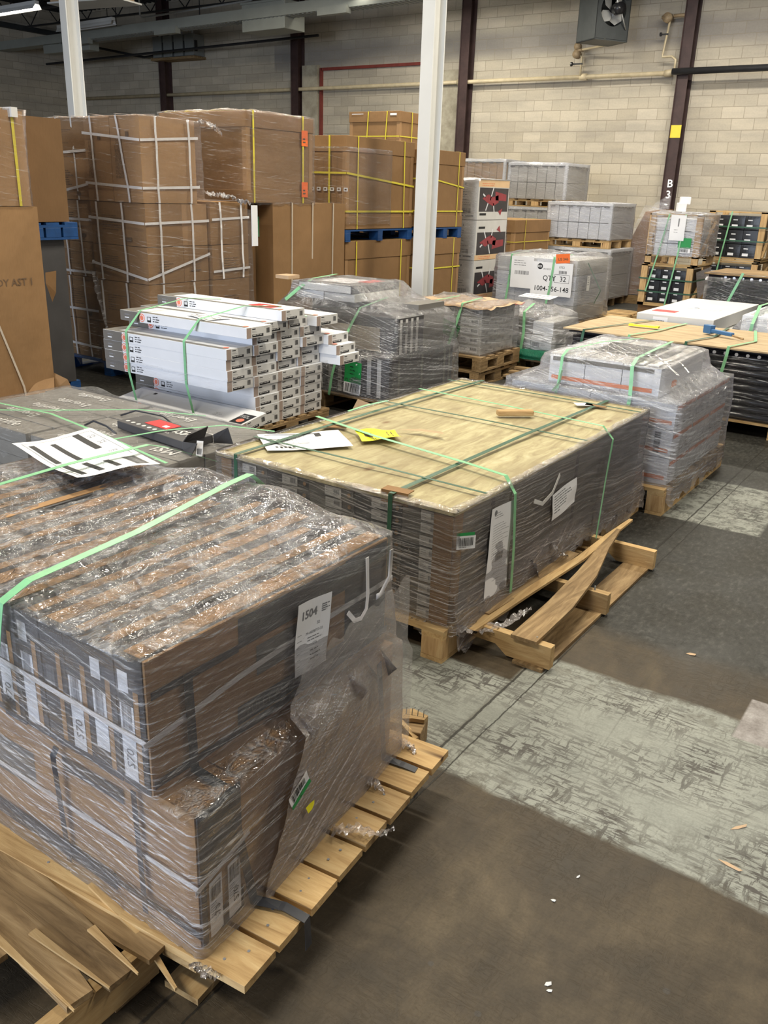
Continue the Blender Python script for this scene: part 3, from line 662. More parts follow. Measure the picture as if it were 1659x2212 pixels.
def sheet(w_, h_, draw=None, curl=.0, seed=1, cell=.02):
    """a printed paper: x 0..w, y 0..h; draw(m) adds ink (mi 1, 2...)"""
    m = MB(); m.rect(0, w_, 0, h_, 0, 0, cell)
    if draw: draw(m)
    if curl:
        sv = Vector((seed, seed*2, 0))
        m.warp(lambda x, y, z: (x, y, z+curl*(mn.noise(Vector((x/w_*1.4, y/h_*1.4, 0))+sv)+.35*((x/w_-.5)**2+(y/h_-.5)**2))))
    return m
def place(m, M): return MB().add(m, M)
# ------------------------------------------------ A: wrapped load on its pallet, front left
pa = pallet('new pine pallet with close-set boards under the wrapped brown cartons at the front left', -2.35, -1.035, .985, 1.985, 'X', 8, .014, .14, seed=3, rz=math.radians(5), th=.022, inset=.19, bin_=.16)
pa.location.x += -.012; pa.location.y -= .03
ld = thing('wrapped_load', 'shrink-wrapped load of brown cartons standing on edge with a 1504 sheet on its side', 'pallet load', (-1.85, 1.45, .14))
def LP(m, name, mats, **k): # world-coordinate mesh into the load's frame
    m.warp(LW); return m.build(name, mats, ld, **k)
def LW(x, y, z):
    k = max(0., min(1., (.5092-z)/.004)); x = x-(y-1.02)*.1*k-.03*(1-k); y = y-(y-1.0)*.03*(1-k); return (x+1.85, y-1.45, z-.14)
zl = .505
for i, (a, b) in enumerate(((1.03, 1.18), (1.185, 1.56), (1.565, 1.93))):
    LP(cbox(-2.55, -1.155-.012*(i > 0), a, b, .142, zl-.01*(i > 1), .004, i), 'carton', 'card_light')
# lower front carton: black end panel and label on the right end, print on the long side
m = MB(); m.box(-1.152, -1.1475, 1.032, 1.178, .335, .5); m.box(-1.152, -1.1475, 1.032, 1.05, .145, .335); m.box(-1.152, -1.1475, 1.1, 1.178, .145, .2); LP(m, 'printed_end', 'card_charcoal')
for k, y in enumerate((1.055, 1.12)):
    m = sheet(.045, .155, lambda q: (q.barcode(.003, .1, .038, .045, mi=1), q.text('S70', .028, .036, .035, mi=1, rot=math.pi/2), q.lines(.004, .09, .03, 6, .007, .0016, mi=1)), .002, k)
    LP(place(m, face_mat((-1.145, y, .155), NX)), 'end_label', ['paper', 'ink'])
m = MB(); m.rect(-2.5, -1.62, .155, .2, 0, 0); m.rect(-2.05, -1.72, .31, .42, 0, 1); m.rect(-1.95, -1.43, .155, .205, .0008, 0); m.text('FULLY ASSEMBLED', .035, -1.9, .165, .0015, 1); m.rect(-1.6, -1.38, .43, .47, 0, 0)
LP(place(m, face_mat((0, 1.0245, 0), NY)), 'side_print', ['card_charcoal', 'card_grey'])
# upper cartons on edge
nC = 14; w_ = .089
for i in range(nC):
    x1 = -1.245-i*w_; c = MB(); zt = .845+random.uniform(-.012, .008); y0 = 1.015+random.uniform(0, .012)
    c.box(x1-w_+.004, x1, y0, 1.93, zl+.004, zt); 
    o = LP(c, 'carton_on_edge', 'card_charcoal'); par = o
    q = MB(); q.box(x1-w_*(.5 if i % 3 else .72), x1-.012, y0+.01, 1.925-.1*(i % 4 == 2), zt, zt+.0025); q.warp(LW); q.build('kraft_edge', 'card_light', par)
    e = MB(); e.rect(.014, .03, .53, .76, 0, 1)
    if i % 4 != 3: e.rect(-.032, .012, .53+.04*(i % 2), .72, 0, 0)
    if i in (0, 1, 4): e.rect(-.032, .0, .75, .8, 0, 0)
    if i in (0, 2, 5): e.text('S70', .035, .004, .56, .001, 2, rot=math.pi/2)
    e.barcode(-.025, .66, .03, .06, .001, 2, i)
    place(e, face_mat((x1-w_*.5, y0-.002, 0), NY)).warp(LW).build('end_label', ['card_white', 'card_light', 'ink_soft'], par)
# the kraft side of the outermost carton
m = MB(); m.box(-1.246, -1.238, 1.02, 1.925, .51, .84)
LP(m, 'side_panel', 'card_light')
def P1(m): 
    m.rect(1.03, 1.3, .745, .765, 0, 0); m.rect(1.3, 1.72, .752, .83, 0, 0); m.rect(1.36, 1.56, .655, .735, .0006, 1); m.rect(1.29, 1.78, .55, .6, .0008, 0)
    m.text('FULLY ASSEMBLED', .034, 1.32, .563, .0014, 1); m.rect(1.72, 1.92, .55, .835, 0, 0)
m = MB(); P1(m); LP(place(m, face_mat((-1.2365, 0, 0), NX)), 'side_print', ['card_charcoal', 'card_grey'])
m = MB(); 
m.strip([(-1.2345, 1.0, .647), (-1.2345, 1.3, .682), (-1.2345, 1.6, .70), (-1.2345, 1.95, .71)], NX, .016); m.strip([(-1.235, 1.01, .647), (-1.5, 1.01, .66), (-2.5, 1.01, .70)], NY, .014)
LP(m, 'white_strap', 'strap_white')
m = MB(); m.strip([(-1.143, 1.01, .318), (-1.143, 1.2, .35)], NX, .014); m.strip([(-1.145, 1.0225, .318), (-2.5, 1.0225, .34)], NY, .014); LP(m, 'white_strap', 'strap_white')
m = MB()
m.strip([(-1.23, 1.13, .77), (-1.228, 1.135, .52), (-1.15, 1.14, .5), (-1.135, 1.2, .15), (-1.06, 1.23, .147), (-.994, 1.235, .143), (-.99, 1.235, .06)], [NX, NX, NX, NX, NZ, NZ, NX], .026)
LP(m, 'black_strap', 'strap_black')
m = MB(); m.strip([(-1.14, 1.8, .5), (-1.14, 1.85, .15), (-1.07, 1.86, .146), (-1.03, 1.865, .143), (-1.028, 1.865, .05)], [NX, NX, NZ, NZ, NX], .026); LP(m, 'black_strap', 'strap_black')
m = MB(); m.strip([(-1.232, 1.02, .54), (-1.229, 1.4, .54), (-1.229, 1.92, .56)], NX, .02); LP(m, 'black_strap', 'strap_black')
m = MB(); m.strip([(-1.14, 1.02, .19), (-1.7, 1.016, .2), (-2.5, 1.016, .2)], [NY]*3, .018); LP(m, 'black_strap', 'strap_black')
m = MB(); m.strip([(-1.6, 1.013, .5), (-1.6, 1.0, .48), (-1.6, 1.013, .16)], NY, .02); LP(m, 'black_strap', 'strap_black')
m = MB(); m.strip([(-1.33, 1.014, .5), (-1.32, 1.014, .16)], NY, .018); LP(m, 'black_strap', 'strap_black')
m = MB(); m.strip([(-1.212, 1.7, .7), (-1.21, 1.73, .665), (-1.21, 1.76, .66), (-1.21, 1.785, .68), (-1.21, 1.79, .72), (-1.215, 1.79, .83)], NX, .014); LP(m, 'white_loop', 'strap_white')
m = MB(); m.strip([(-1.208, 1.9, .82), (-1.208, 1.895, .74), (-1.208, 1.85, .7), (-1.208, 1.83, .7)], NX, .018)
LP(m, 'white_loop', 'strap_white', smooth=True)
sh = shell([(.13, -2.62, -1.128, 1.005, 1.955), (.3, -2.62, -1.13, 1.002, 1.955), (.5036, -2.6, -1.136, 1.002, 1.95), (.515, -2.6, -1.2, .998, 1.95), (.56, -2.6, -1.205, .995, 1.95), (.7, -2.6, -1.222, .992, 1.945), (.853, -2.6, -1.232, .99, 1.945)],
    330, 60, .006, .02, .035, 3, .02, 70, hump=((-1.95, 1.88, .25, .04), (-1.65, 1.9, .25, .045), (-1.35, 1.8, .2, .03)), f=10)
nside = 61
LP(sh, 'stretch_film', 'film', smooth=True)
# second, milky turns of film round the lower right
m = MB(); nn = 60
for i in range(nn+1):
    t = i/nn; y = 1.22+.74*t; zt = .16+min(.45, .34*t*4)*(1 if t < .25 else 1)+.12*t+.012*math.sin(i*.9); zb = .13+.02*mn.noise(Vector((i*.6, 0, 0)))
    for k in range(13):
        u = k/12; z = zb+(zt-zb)*u; q_ = max(0., min(1., (z-.5)/.05)); x = -1.112 if z <= .5092 else (-1.112-(y-1.02)*.1)*(1-q_)-1.208*q_+.03; x += .006*mn.noise(Vector((y*5, z*40, 2)))
        m.v.append((x, y, z))
for i in range(nn):
    for k in range(12): a = i*13+k; m.f.append((a, a+13, a+14, a+1)); m.m.append(0)
LP(m, 'stretch_film_turn', 'film_milky', smooth=True)
# 1504 sheet under the film
def d1504(m):
    m.text('1504', .033, .016, .152, .0008, 1, bold=.02); m.text('32', .012, .085, .123, .0008, 1); m.text('79-A0787T7-32', .0105, .042, .103, .0008, 1); m.lines(.05, .092, .075, 2, .008, .0028, mi=1)
    m.text('ST6', .011, .07, .07, .0008, 1); m.lines(.06, .055, .05, 3, .012, .003, mi=1, seed=3); m.lines(.008, .11, .02, 6, .017, .0016, mi=1, seed=5)
    for k in range(4): m.lines(.1, .172-k*.006, .03, 1, .006, .0035, mi=1, seed=k)
LP(place(sheet(.135, .2, d1504, .008, 3), face_mat((-1.215, 1.478, .60), NX, (0, .06, 1))), 'paper_1504', ['paper', 'ink_soft'])
m = sheet(.085, .05, lambda q: (q.rect(0, .085, 0, .012, .0006, 2), q.barcode(.012, .014, .06, .026, .0008, 1, 7), q.lines(.006, .044, .07, 1, .01, .002, mi=1), q.text('A78', .009, .035, .002, .001, 1)), .006, 2)
LP(place(m, face_mat((-1.108, 1.33, .335), NX, (0, -.45, 1))), 'barcode_tag', ['paper', 'ink', 'label_green'])
m = sheet(.03, .02, None, .006, 4); LP(place(m, face_mat((-1.1, 1.385, .29), NX, (0, -.3, 1))), 'yellow_tag', ['label_yellow'])
LP(place(sheet(.1, .16, lambda q: q.lines(.01, .14, .08, 9, .014, .002, mi=1), .004, 5), face_mat((-1.92, .985, .6), NY)), 'side_paper', ['paper', 'ink_soft'])
for k, p in enumerate((((-1.1, 1.5, .15), (-1.04, 1.53, .17), (-.99, 1.56, .152), (-.96, 1.6, .16)), ((-1.14, 1.0, .14), (-1.1, .99, .142), (-1.07, 1.0, .143)), ((-1.13, 1.93, .16), (-1.1, 1.95, .15), (-1.07, 1.93, .147)), ((-1.12, 1.72, .16), (-1.09, 1.73, .15), (-1.06, 1.72, .143)))):
    LP(tail(p, .05, .012, .01, k), 'film_tail', 'film_milky', smooth=True)
tg = tag(MB().build('packing_strap', 'strap_green'), 'x', 'strap')
bpy.data.objects.remove(tg)
def gstrap(label, pts, nr, w_, mat='strap_green', group=None):
    m = MB(); P = [Vector(p) for p in pts]; Q = []; N_ = []
    for i in range(len(P)-1):
        for k in range(6):
            u = k/6; Q.append(P[i].lerp(P[i+1], u)); a = Vector(nr[i] if isinstance(nr, list) else nr); b = Vector(nr[i+1] if isinstance(nr, list) else nr); N_.append(a.lerp(b, u))
    Q.append(P[-1]); N_.append(Vector(nr[-1] if isinstance(nr, list) else nr))
    m.strip(Q, N_, w_); return tag(m.build('packing_strap', mat), label, 'strap', group)
gstrap('wide pale green strap running across the wrapped front load and over its left edge', [(-1.83, 2.03, .82), (-1.81, 1.92, .91), (-1.79, 1.8, .912), (-1.73, 1.4, .895), (-1.69, 1.05, .893), (-1.69, .975, .865), (-1.71, .965, .76), (-1.76, .962, .55)], [NZ, NZ, NZ, NZ, NZ, (0, -.7, .7), NY, NY], .026)
gstrap('pale green strap crossing the printed sheet on the front load', [(-2.25, 2.2, .8), (-2.25, 1.98, .9), (-2.26, 1.9, .925), (-2.27, 1.6, .928), (-2.3, 1.35, .91), (-2.36, .98, .9)], NZ, .02)
def dinv(m):
    for (x, y, w2, h2) in ((.03, .03, .02, .15), (.09, .03, .02, .12), (.15, .03, .02, .09), (.03, .2, .02, .2), (.1, .17, .02, .22), (.2, .26, .025, .17)): m.rect(x, x+w2, y, y+h2, .0008, 1, .03)
    m.barcode(.215, .02, .05, .1, .0008, 1, 4)
    for k, x in enumerate((.055, .065, .075, .125, .135, .145)): m.lines(x, .28, .004, 16, .016, .0018, mi=2, seed=k)
    m.text('22', .03, .235, .3, .0009, 2, rot=0); m.text('079', .022, .22, .2, .0009, 2); m.text('22', .03, .235, .37, .0009, 2)
    for x0, x1, y0, y1 in ((.02, .27, .43, .432), (.02, .022, .02, .43), (.27, .272, .14, .43), (.02, .27, .188, .19)): m.rect(x0, x1, y0, y1, .0008, 2, .03)
o = sheet(.29, .46, dinv, .02, 3).build('shipping_document', ['paper', 'ink', 'ink_soft'])
o.location = (-2.19, 1.56, .905); o.rotation_euler = (0, 0, math.radians(80)); tag(o, 'large white shipping document with black bars lying on the front wrapped load', 'paper')

# ------------------------------------------------ B: plywood-topped load
pb = pallet('pale pine pallet under the plywood-topped wrapped load, notched boards in shadow', -2.72, -1.5, 2.66, 4.3, 'X', 9, .05, .14, seed=5, th=.018)
pbb = pallet('second pine pallet end under the far half of the plywood-topped load', -2.72, -1.5, 4.34, 4.95, 'X', 4, .03, .14, seed=6)
lb = thing('wrapped_load', 'long shrink-wrapped load of flat cartons with a plywood lid and green straps', 'pallet load', (-2.1, 3.75, .14))
def LB(m, name, mats, **k): m.warp(lambda x, y, z: (x+2.1, y-3.75, z-.14)); return m.build(name, mats, lb, **k)
B0, B1, C0, C1, ZT = -2.73, -1.515, 2.715, 4.86, .615
ncol = 5; nrow = 9; rh = (ZT-.14-.01)/nrow
for c in range(ncol):
    xa = B0+.03+c*(B1-B0-.03)/ncol; xb = xa+(B1-B0-.03)/ncol-.004
    for r_ in range(nrow):
        z0 = .142+r_*rh; j = random.uniform(-.004, .004)
        fc = LB(MB().box(xa, xb, C0+.005+j, C0+.3, z0, z0+rh-.0015), 'flat_carton', 'card_charcoal' if (c+r_//3) % 2 else 'card_grey')
        e = MB(); e.rect(0, .085, 0, rh*.8, 0, 0); e.barcode(.045, rh*.2, .03, rh*.45, .0006, 1, r_+c*9); e.lines(.006, rh*.6, .03, 3, .009, .0018, mi=1, seed=r_); e.cyl((.125, rh*.4, -.001), .009, .002, 10, 2)
        place(e, face_mat((xa+.09, C0-.001+j, z0+.004), NY)).warp(lambda x, y, z: (x+2.1, y-3.75, z-.14)).build('end_label', ['card_offwhite', 'ink_soft', 'card_light'], fc)
LB(MB().box(B0+.02, B1-.012, C0+.31, C1-.03, .142, ZT-.002), 'carton_core', 'card_grey')
m = MB(); m.box(B1-.012, B1-.002, C0+.02, C1-.02, .15, ZT-.004); m.box(B1-.003, B1, 3.02, 3.05, .15, ZT-.01, 1); m.box(B1-.003, B1, 3.9, 3.93, .15, ZT-.01, 1); LB(m, 'side_board', ['card_grey', 'card_charcoal'])
m = MB(); m.box(B1-.004, B1+.002, C0-.004, C0+.07, .145, ZT-.01); m.box(B1-.085, B1+.002, C0-.006, C0, .145, ZT-.01); LB(m, 'corner_board', 'card')
m = MB(); m.box(B0-.002, B0+.004, C0-.004, C0+.07, .145, ZT-.01); m.box(B0, B0+.06, C0-.006, C0, .145, ZT-.01); LB(m, 'corner_board', 'card')
# lid: warped plywood
m = MB(); nx, ny = 20, 30
def lidz(u, v): return .012*math.sin(3.1*u)*v*.4+.006*mn.noise(Vector((u*3, v*3, 0)))
for zo in (0, .014):
    i = len(m.v)
    for b in range(ny+1):
        for a in range(nx+1): u, v = a/nx, b/ny; m.v.append((B0-.015+(B1+.03-B0)*u, C0-.02+(C1-C0+.05)*v, ZT+zo+lidz(u, v)))
    for b in range(ny):
        for a in range(nx): k = i+b*(nx+1)+a; m.f.append((k, k+1, k+nx+2, k+nx+1) if zo else (k, k+nx+1, k+nx+2, k+1)); m.m.append(0)
Nn = (nx+1)*(ny+1); loop = [a for a in range(nx)]+[nx+b*(nx+1) for b in range(ny)]+[ny*(nx+1)+a for a in range(nx, 0, -1)]+[b*(nx+1) for b in range(ny, 0, -1)]
for i in range(len(loop)): a, b = loop[i], loop[(i+1) % len(loop)]; m.f.append((a, b, b+Nn, a+Nn)); m.m.append(0)
LB(m, 'plywood_lid', 'plywood')
zt = ZT+.03
sh = shell([(.1, B0-.05, B1+.05, C0-.015, C1+.05), (.2, B0-.03, B1+.028, C0-.02, C1+.03), (.4, B0-.025, B1+.02, C0-.022, C1+.02), (ZT, B0-.03, B1+.022, C0-.025, C1+.03), (ZT+.025, B0-.02, B1+.02, C0-.024, C1+.03)],
    360, 44, .006, .02, .05, 11, .01, 1)
# drop the cap: the lid lies open, film only folds over its rim
nc = 0
def rim(m):
    fs = []; ms = []
    for f in m.f:
        zz = [m.v[i] for i in f]
        if all(v[2] > ZT+.02 and B0+.03 < v[0] < B1-.03 and C0+.03 < v[1] < C1-.03 for v in zz): continue
        if max(abs(zz[0][0]-v[0])+abs(zz[0][1]-v[1]) for v in zz) > .3: continue
        fs.append(f); ms.append(0)
    m.f = fs; m.m = ms; return m
LB(rim(sh), 'stretch_film', 'film_side', smooth=True)
m = MB(); n = 220
def per(t):
    W_, H_ = B1-B0+.05, C1-C0+.06; P = 2*(W_+H_); d = t*P; x0, y0 = B0-.025, C0-.028
    if d < W_: return x0+d, y0, 0, 1
    if d < W_+H_: return x0+W_, y0+d-W_, -1, 0
    if d < 2*W_+H_: return x0+W_-(d-W_-H_), y0+H_, 0, -1
    return x0, y0+H_-(d-2*W_-H_), 1, 0
for i in range(n):
    x, y, ax, ay = per(i/n)
    for k in range(4):
        u = k/3; e = .03+.03*abs(mn.noise(Vector((i*.13, 3, 0)))); m.v.append((x+ax*e*u, y+ay*e*u, ZT+.016+.02*u*(1-u)*4*abs(mn.noise(Vector((i*.3, k, 5))))+.006*u))
for i in range(n):
    for k in range(3): a = i*4+k; b = ((i+1) % n)*4+k; m.f.append((a, b, b+1, a+1)); m.m.append(0)
LB(m, 'film_rim', 'film_side', smooth=True)
# film skirt bunched low on the right side
m = MB(); n = 120
for i in range(n+1):
    y = 2.72+2.2*i/n; zb = .05+.07*mn.noise(Vector((i*.11, 0, 9)))+.015*mn.noise(Vector((i*.7, 0, 9)))+(.05 if 3.4 < y < 4.3 else 0); 
    for k in range(7):
        u = k/6; m.v.append((B1+.05-.03*u+.012*mn.noise(Vector((i*.25, k*.8, 1))), y, zb+(.27-zb)*u))
for i in range(n):
    for k in range(6): a = i*7+k; m.f.append((a, a+7, a+8, a+1)); m.m.append(0)
LB(m, 'film_skirt', 'film_milky', smooth=True)
for k, p in enumerate((((B1+.03, 2.74, .13), (B1+.1, 2.85, .1), (B1+.17, 2.95, .13), (B1+.2, 3.05, .15)), ((B1+.04, 3.4, .2), (B1+.06, 3.42, .12), (B1+.07, 3.43, .06)), ((B1+.04, 3.6, .22), (B1+.09, 3.63, .17), (B1+.07, 3.7, .14)), ((-1.9, C0-.02, .15), (-1.75, C0-.03, .12), (-1.6, C0-.02, .14)))):
    LB(tail(p, .07, .02, .014, 20+k), 'film_tail', 'film_milky', smooth=True)
m = MB(); ink = lambda q: (q.lines(.035, .37, .09, 3, .01, .0025, mi=1), q.lines(.03, .32, .15, 14, .011, .0018, mi=1), q.barcode(.08, .15, .07, .035, .0006, 1, 8), q.lines(.05, .19, .11, 1, .01, .003, mi=1), q.lines(.06, .1, .12, 2, .03, .002, mi=1), q.cyl((.04, .375, 0), .012, .0006, 14, 1))
def torn(m): 
    m.warp(lambda x, y, z: (x+(.025*max(0, y/.4-.65) if x < .08 else 0), y, z)); return m
LB(place(torn(sheet(.2, .4, ink, .012, 7)), face_mat((B1+.032, 2.95, .17), NX, (0, .03, 1))), 'delivery_note', ['paper', 'ink_soft'])
LB(place(sheet(.27, .13, lambda q: (q.lines(.02, .11, .22, 6, .013, .005, mi=1), q.lines(.02, .03, .1, 1, .01, .005, mi=1)), .012, 9), face_mat((B1+.032, 3.58, .34), NX, (0, -.08, 1))), 'white_label', ['paper', 'ink_soft'])
m = MB(); m.rect(0, .075, .055, .068, 0, 2); m.rect(0, .08, 0, .055, 0, 0); m.barcode(.008, .014, .064, .034, .001, 1, 3); m.lines(.01, .008, .05, 1, .01, .002, z=.001, mi=1)
m.warp(lambda x, y, z: (x, y, z+.01-2*(x-.03)**2)); LB(place(m, face_mat((B1+.012, C0+.002, ZT-.14), (1, -.8, 0))), 'barcode_tag', ['paper', 'ink', 'label_green'])
m = MB(); m.strip([(B1+.035, 3.36, .5), (B1+.05, 3.42, .475), (B1+.05, 3.52, .5), (B1+.035, 3.62, .56)], NX, .02); LB(m, 'tape_scrap', 'card_offwhite')
# straps on the lid
zs = ZT+.03
G1 = 'dark green straps round the plywood lid'
def top_strap(lbl, pts, mat, w_, grp=None):
    return gstrap(lbl, pts, [NZ]*len(pts), w_, mat, grp)
for y, lb_ in ((2.93, 'nearest'), (3.95, 'middle'), (4.72, 'farthest')):
    m = MB(); m.strip([(B0-.02, y+.02, zs+.002), (-2.1, y+.01, zs+.006), (B1+.02, y, zs+.002)], NZ, .016); m.strip([(B1+.026, y, zs), (B1+.03, y, .2)], NX, .016) if 0 else None
    tag(m.build('packing_strap', 'strap_dark_green'), 'dark green strap across the plywood lid, %s of the three parallel ones' % lb_, 'strap', G1)
for x, lb_ in ((-2.62, 'left'), (-1.79, 'right')):
    m = MB(); m.strip([(x, C0-.024, zs), (x+.02, 3.8, zs+.008), (x+.04, C1+.03, zs)], NZ, .024); m.strip([(x, C0-.028, zs), (x, C0-.03, .3)], NY, .02)
    tag(m.build('packing_strap', 'strap_dark_green'), 'dark green strap along the plywood lid on its %s half' % lb_, 'strap', 'dark green straps along the lid')
gstrap('bright green strap over the lid and down the near side beside the delivery note', [(-2.75, 3.42, zs+.012), (-2.3, 3.3, zs+.014), (-1.75, 3.2, zs+.016), (-1.53, 3.16, zs+.012), (B1+.045, 3.14, ZT-.02), (B1+.05, 3.16, .35), (B1+.045, 3.18, .1)], [NZ, NZ, NZ, NZ, (1, 0, .3), NX, NX], .022)
gstrap('thin green strap over the far half of the lid and down its side', [(-2.72, 4.35, zs+.012), (-2.1, 4.3, zs+.014), (-1.53, 4.25, zs+.01), (B1+.045, 4.25, ZT-.02), (B1+.05, 4.2, .4), (B1+.09, 4.05, .12)], [NZ, NZ, NZ, (1, 0, .3), NX, NX], .018)
gstrap('short cut end of green strap sticking up on the lid', [(-2.7, 3.62, zs+.01), (-2.66, 3.72, zs+.03), (-2.6, 3.84, zs+.045)], NZ, .018)
for (x, y, rz) in ((-1.79, C0+.02, .1), (-2.58, 3.35, .5), (-1.75, 4.7, .2)):
    m = MB(); m.box(-.06, .06, -.02, .03, 0, .004); m.box(-.06, .06, -.024, -.02, -.05, .004) if y < 3 else None
    o = m.build('corner_protector', 'card'); o.location = (x, y, zs-.0); o.rotation_euler.z = rz
    tag(o, {C0+.02: 'cardboard edge protector under the strap at the near rim of the plywood', 3.35: 'cardboard scrap beside the white form on the plywood', 4.7: 'cardboard edge protector at the far rim of the plywood'}[y], 'cardboard scrap')
def dform(m):
    m.rect(.16, .165, .02, .22, .0006, 1); m.rect(.02, .028, .03, .3, .0006, 1, .05); m.rect(.09, .098, .03, .14, .0006, 1, .05); m.rect(.02, .07, .27, .3, .0006, 1)
    for k in range(5): m.rect(.2, .225+.01*(k % 2), .05+k*.02, .062+k*.02, .0006, 1)
    for k in range(4): m.lines(.04+k*.03, .28, .02, 10, .022, .002, mi=2, seed=k)
o = sheet(.28, .4, dform, .012, 2).build('shipping_document', ['paper', 'ink', 'ink_soft']); o.location = (-2.77, 2.99, zs-.002); o.rotation_euler.z = math.radians(-38)
tag(o, 'white form with black bars lying on the near left corner of the plywood', 'paper')
o = sheet(.17, .2, lambda q: (q.lines(.02, .17, .12, 2, .02, .006, mi=1), q.rect(.05, .1, .03, .07, .0008, 1), q.lines(.11, .1, .05, 4, .012, .004, mi=1)), .02, 8).build('yellow_note', ['label_yellow', 'ink_brown']); o.location = (-2.44, 3.33, zs+.006); o.rotation_euler.z = math.radians(-42)
tag(o, 'bright yellow note lying on the plywood lid', 'paper')
m = MB(); m.box(-.1, .1, -.024, .024, 0, .03); o = m.build('wood_offcut', 'pine', bevel=.008); o.location = (-2.0, 4.18, zs+.001); o.rotation_euler.z = math.radians(42); tag(o, 'short rounded brown wooden stick lying on the plywood', 'wood piece')
m = MB(); m.face([(0, 0, .002), (.12, .01, .004), (.24, -.03, .012), (.22, .02, .01), (.1, .05, .004)]); o = m.build('veneer_splinter', 'plywood_tan'); o.location = (-2.3, 3.5, zs+.004); o.rotation_euler.z = .3; tag(o, 'loose veneer splinter pointing away from the yellow note', 'wood splinter')
m = MB(); m.rect(0, .1, 0, .07, .004); o = m.build('paper_scrap', 'paper'); o.location = (-1.83, 4.62, zs); o.rotation_euler.z = .7; tag(o, 'small torn white paper scrap near the far right strap on the plywood', 'paper')

# ------------------------------------------------ C: broken pallet beside it
t = thing('broken_pallet', 'broken wooden pallet with its deck torn off beside the plywood-topped load', 'pallet', (-1.3, 3.5, 0))
for k, y in enumerate((-.62, -.02, .61)):
    m = MB(); xs = [(-.3, .02), (-.3, .105)] 
    prof = [(-.45, .012), (-.45, .108), (.17, .108), (.17, .012), (-.02, .012), (-.07, .05), (-.2, .05), (-.25, .012)]
    i = len(m.v)
    for s_ in (-.019, .019): m.v += [(p[0], y+s_, p[1]) for p in prof]
    n = len(prof); m.f.append(tuple(range(n))); m.f.append(tuple(range(2*n-1, n-1, -1))); m.m += [0, 0]
    for a in range(n): b = (a+1) % n; m.f.append((a, a+n, b+n, b)); m.m.append(0)
    m.build('stringer', 'pine', t)
MB().box(.02, .15, -.66, .64, 0, .014).build('bottom_board', 'old_wood_y', t); MB().box(-.45, -.33, -.66, .64, 0, .014).build('bottom_board', 'old_wood_y', t)
def plank(pts, w_, th, name, mat, par):
    m = MB(); P = [Vector(p) for p in pts]; r = random.Random(len(pts))
    for i, p in enumerate(P):
        d = (P[min(i+1, len(P)-1)]-P[max(i-1, 0)]).normalized(); sd = d.cross(Vector((0, 0, 1))).normalized(); w2 = w_[i] if isinstance(w_, (list, tuple)) else w_
        for a, b in ((-1, 0), (1, 0), (1, 1), (-1, 1)): m.v.append(tuple(p+sd*a*w2/2+Vector((0, 0, b*th))))
    for i in range(len(P)-1):
        a = i*4; b = a+4
        for j in range(4): m.f.append((a+j, a+(j+1) % 4, b+(j+1) % 4, b+j)); m.m.append(0)
    m.f += [(3, 2, 1, 0), tuple(len(m.v)-4+j for j in range(4))]; m.m += [0, 0]
    return m.build(name, mat, par)
plank([(.06, -.66, .11), (.055, -.3, .115), (.03, .05, .13), (-.01, .35, .15), (-.03, .6, .165)], [.11, .11, .09, .05, .02], .016, 'deck_board', 'old_wood_y', t)
plank([(-.16, -.7, .1), (-.12, -.3, .115), (-.06, .2, .14), (-.045, .5, .16), (-.03, .78, .17)], [.05, .045, .04, .035, .02], .012, 'splinter', 'pine_y', t)
plank([(-.2, -.55, .11), (-.16, -.1, .112), (-.15, .3, .11)], [.1, .1, .08], .014, 'deck_board', 'old_wood_y', t)
for y in (-.62, -.02): MB().cyl((.1, y, .108), .004, .02, 6).build('nail', 'steel_grey', t)

# ------------------------------------------------ broken pallet bottom left
t = thing('broken_pallet', 'splintered old pallet jammed against the front load at the bottom left', 'pallet', (-1.7, .78, 0))
def LZ(P): return [(x+1.7, y-.78, z) for x, y, z in P]
plank(LZ([(-2.4, .98, .118), (-1.8, .935, .12), (-1.4, .885, .12), (-1.24, .875, .121)]), [.1, .095, .09, .06], .017, 'deck_board', 'old_wood', t)
plank(LZ([(-2.4, .9, .118), (-1.75, .86, .119), (-1.45, .815, .119), (-1.27, .79, .119)]), [.1, .09, .085, .06], .017, 'deck_board', 'old_wood', t)
plank(LZ([(-2.4, .76, .118), (-1.75, .73, .118), (-1.5, .72, .118)]), [.1, .1, .1], .016, 'deck_board', 'old_wood', t)
plank(LZ([(-1.75, .985, .115), (-1.35, .965, .116), (-1.235, .975, .116)]), [.05, .06, .06], .014, 'deck_board', 'old_wood', t)
plank(LZ([(-1.5, 1.0, .15), (-1.3, .985, .12), (-1.16, .955, .08)]), [.02, .018, .006], .008, 'splinter', 'pine', t)
for k, (a, b) in enumerate((((-1.5, .835, .137), (-1.235, .84, .139)), ((-1.6, .78, .137), (-1.255, .765, .132)), ((-1.4, .92, .139), (-1.215, .9, .139)))):
    plank(LZ([a, b]), [.02, .003], .006, 'splinter', 'pine', t)
m = MB(); m.box(.39, .43, -.6, .22, .02, .117); m.build('stringer', 'pine_y', t); m = MB(); m.box(-.4, -.36, -.6, .22, .02, .117); m.build('stringer', 'pine_y', t)
MB().box(-.6, .42, -.55, -.45, 0, .018).build('bottom_board', 'old_wood', t); MB().box(-.6, .42, .1, .2, 0, .018).build('bottom_board', 'old_wood', t)
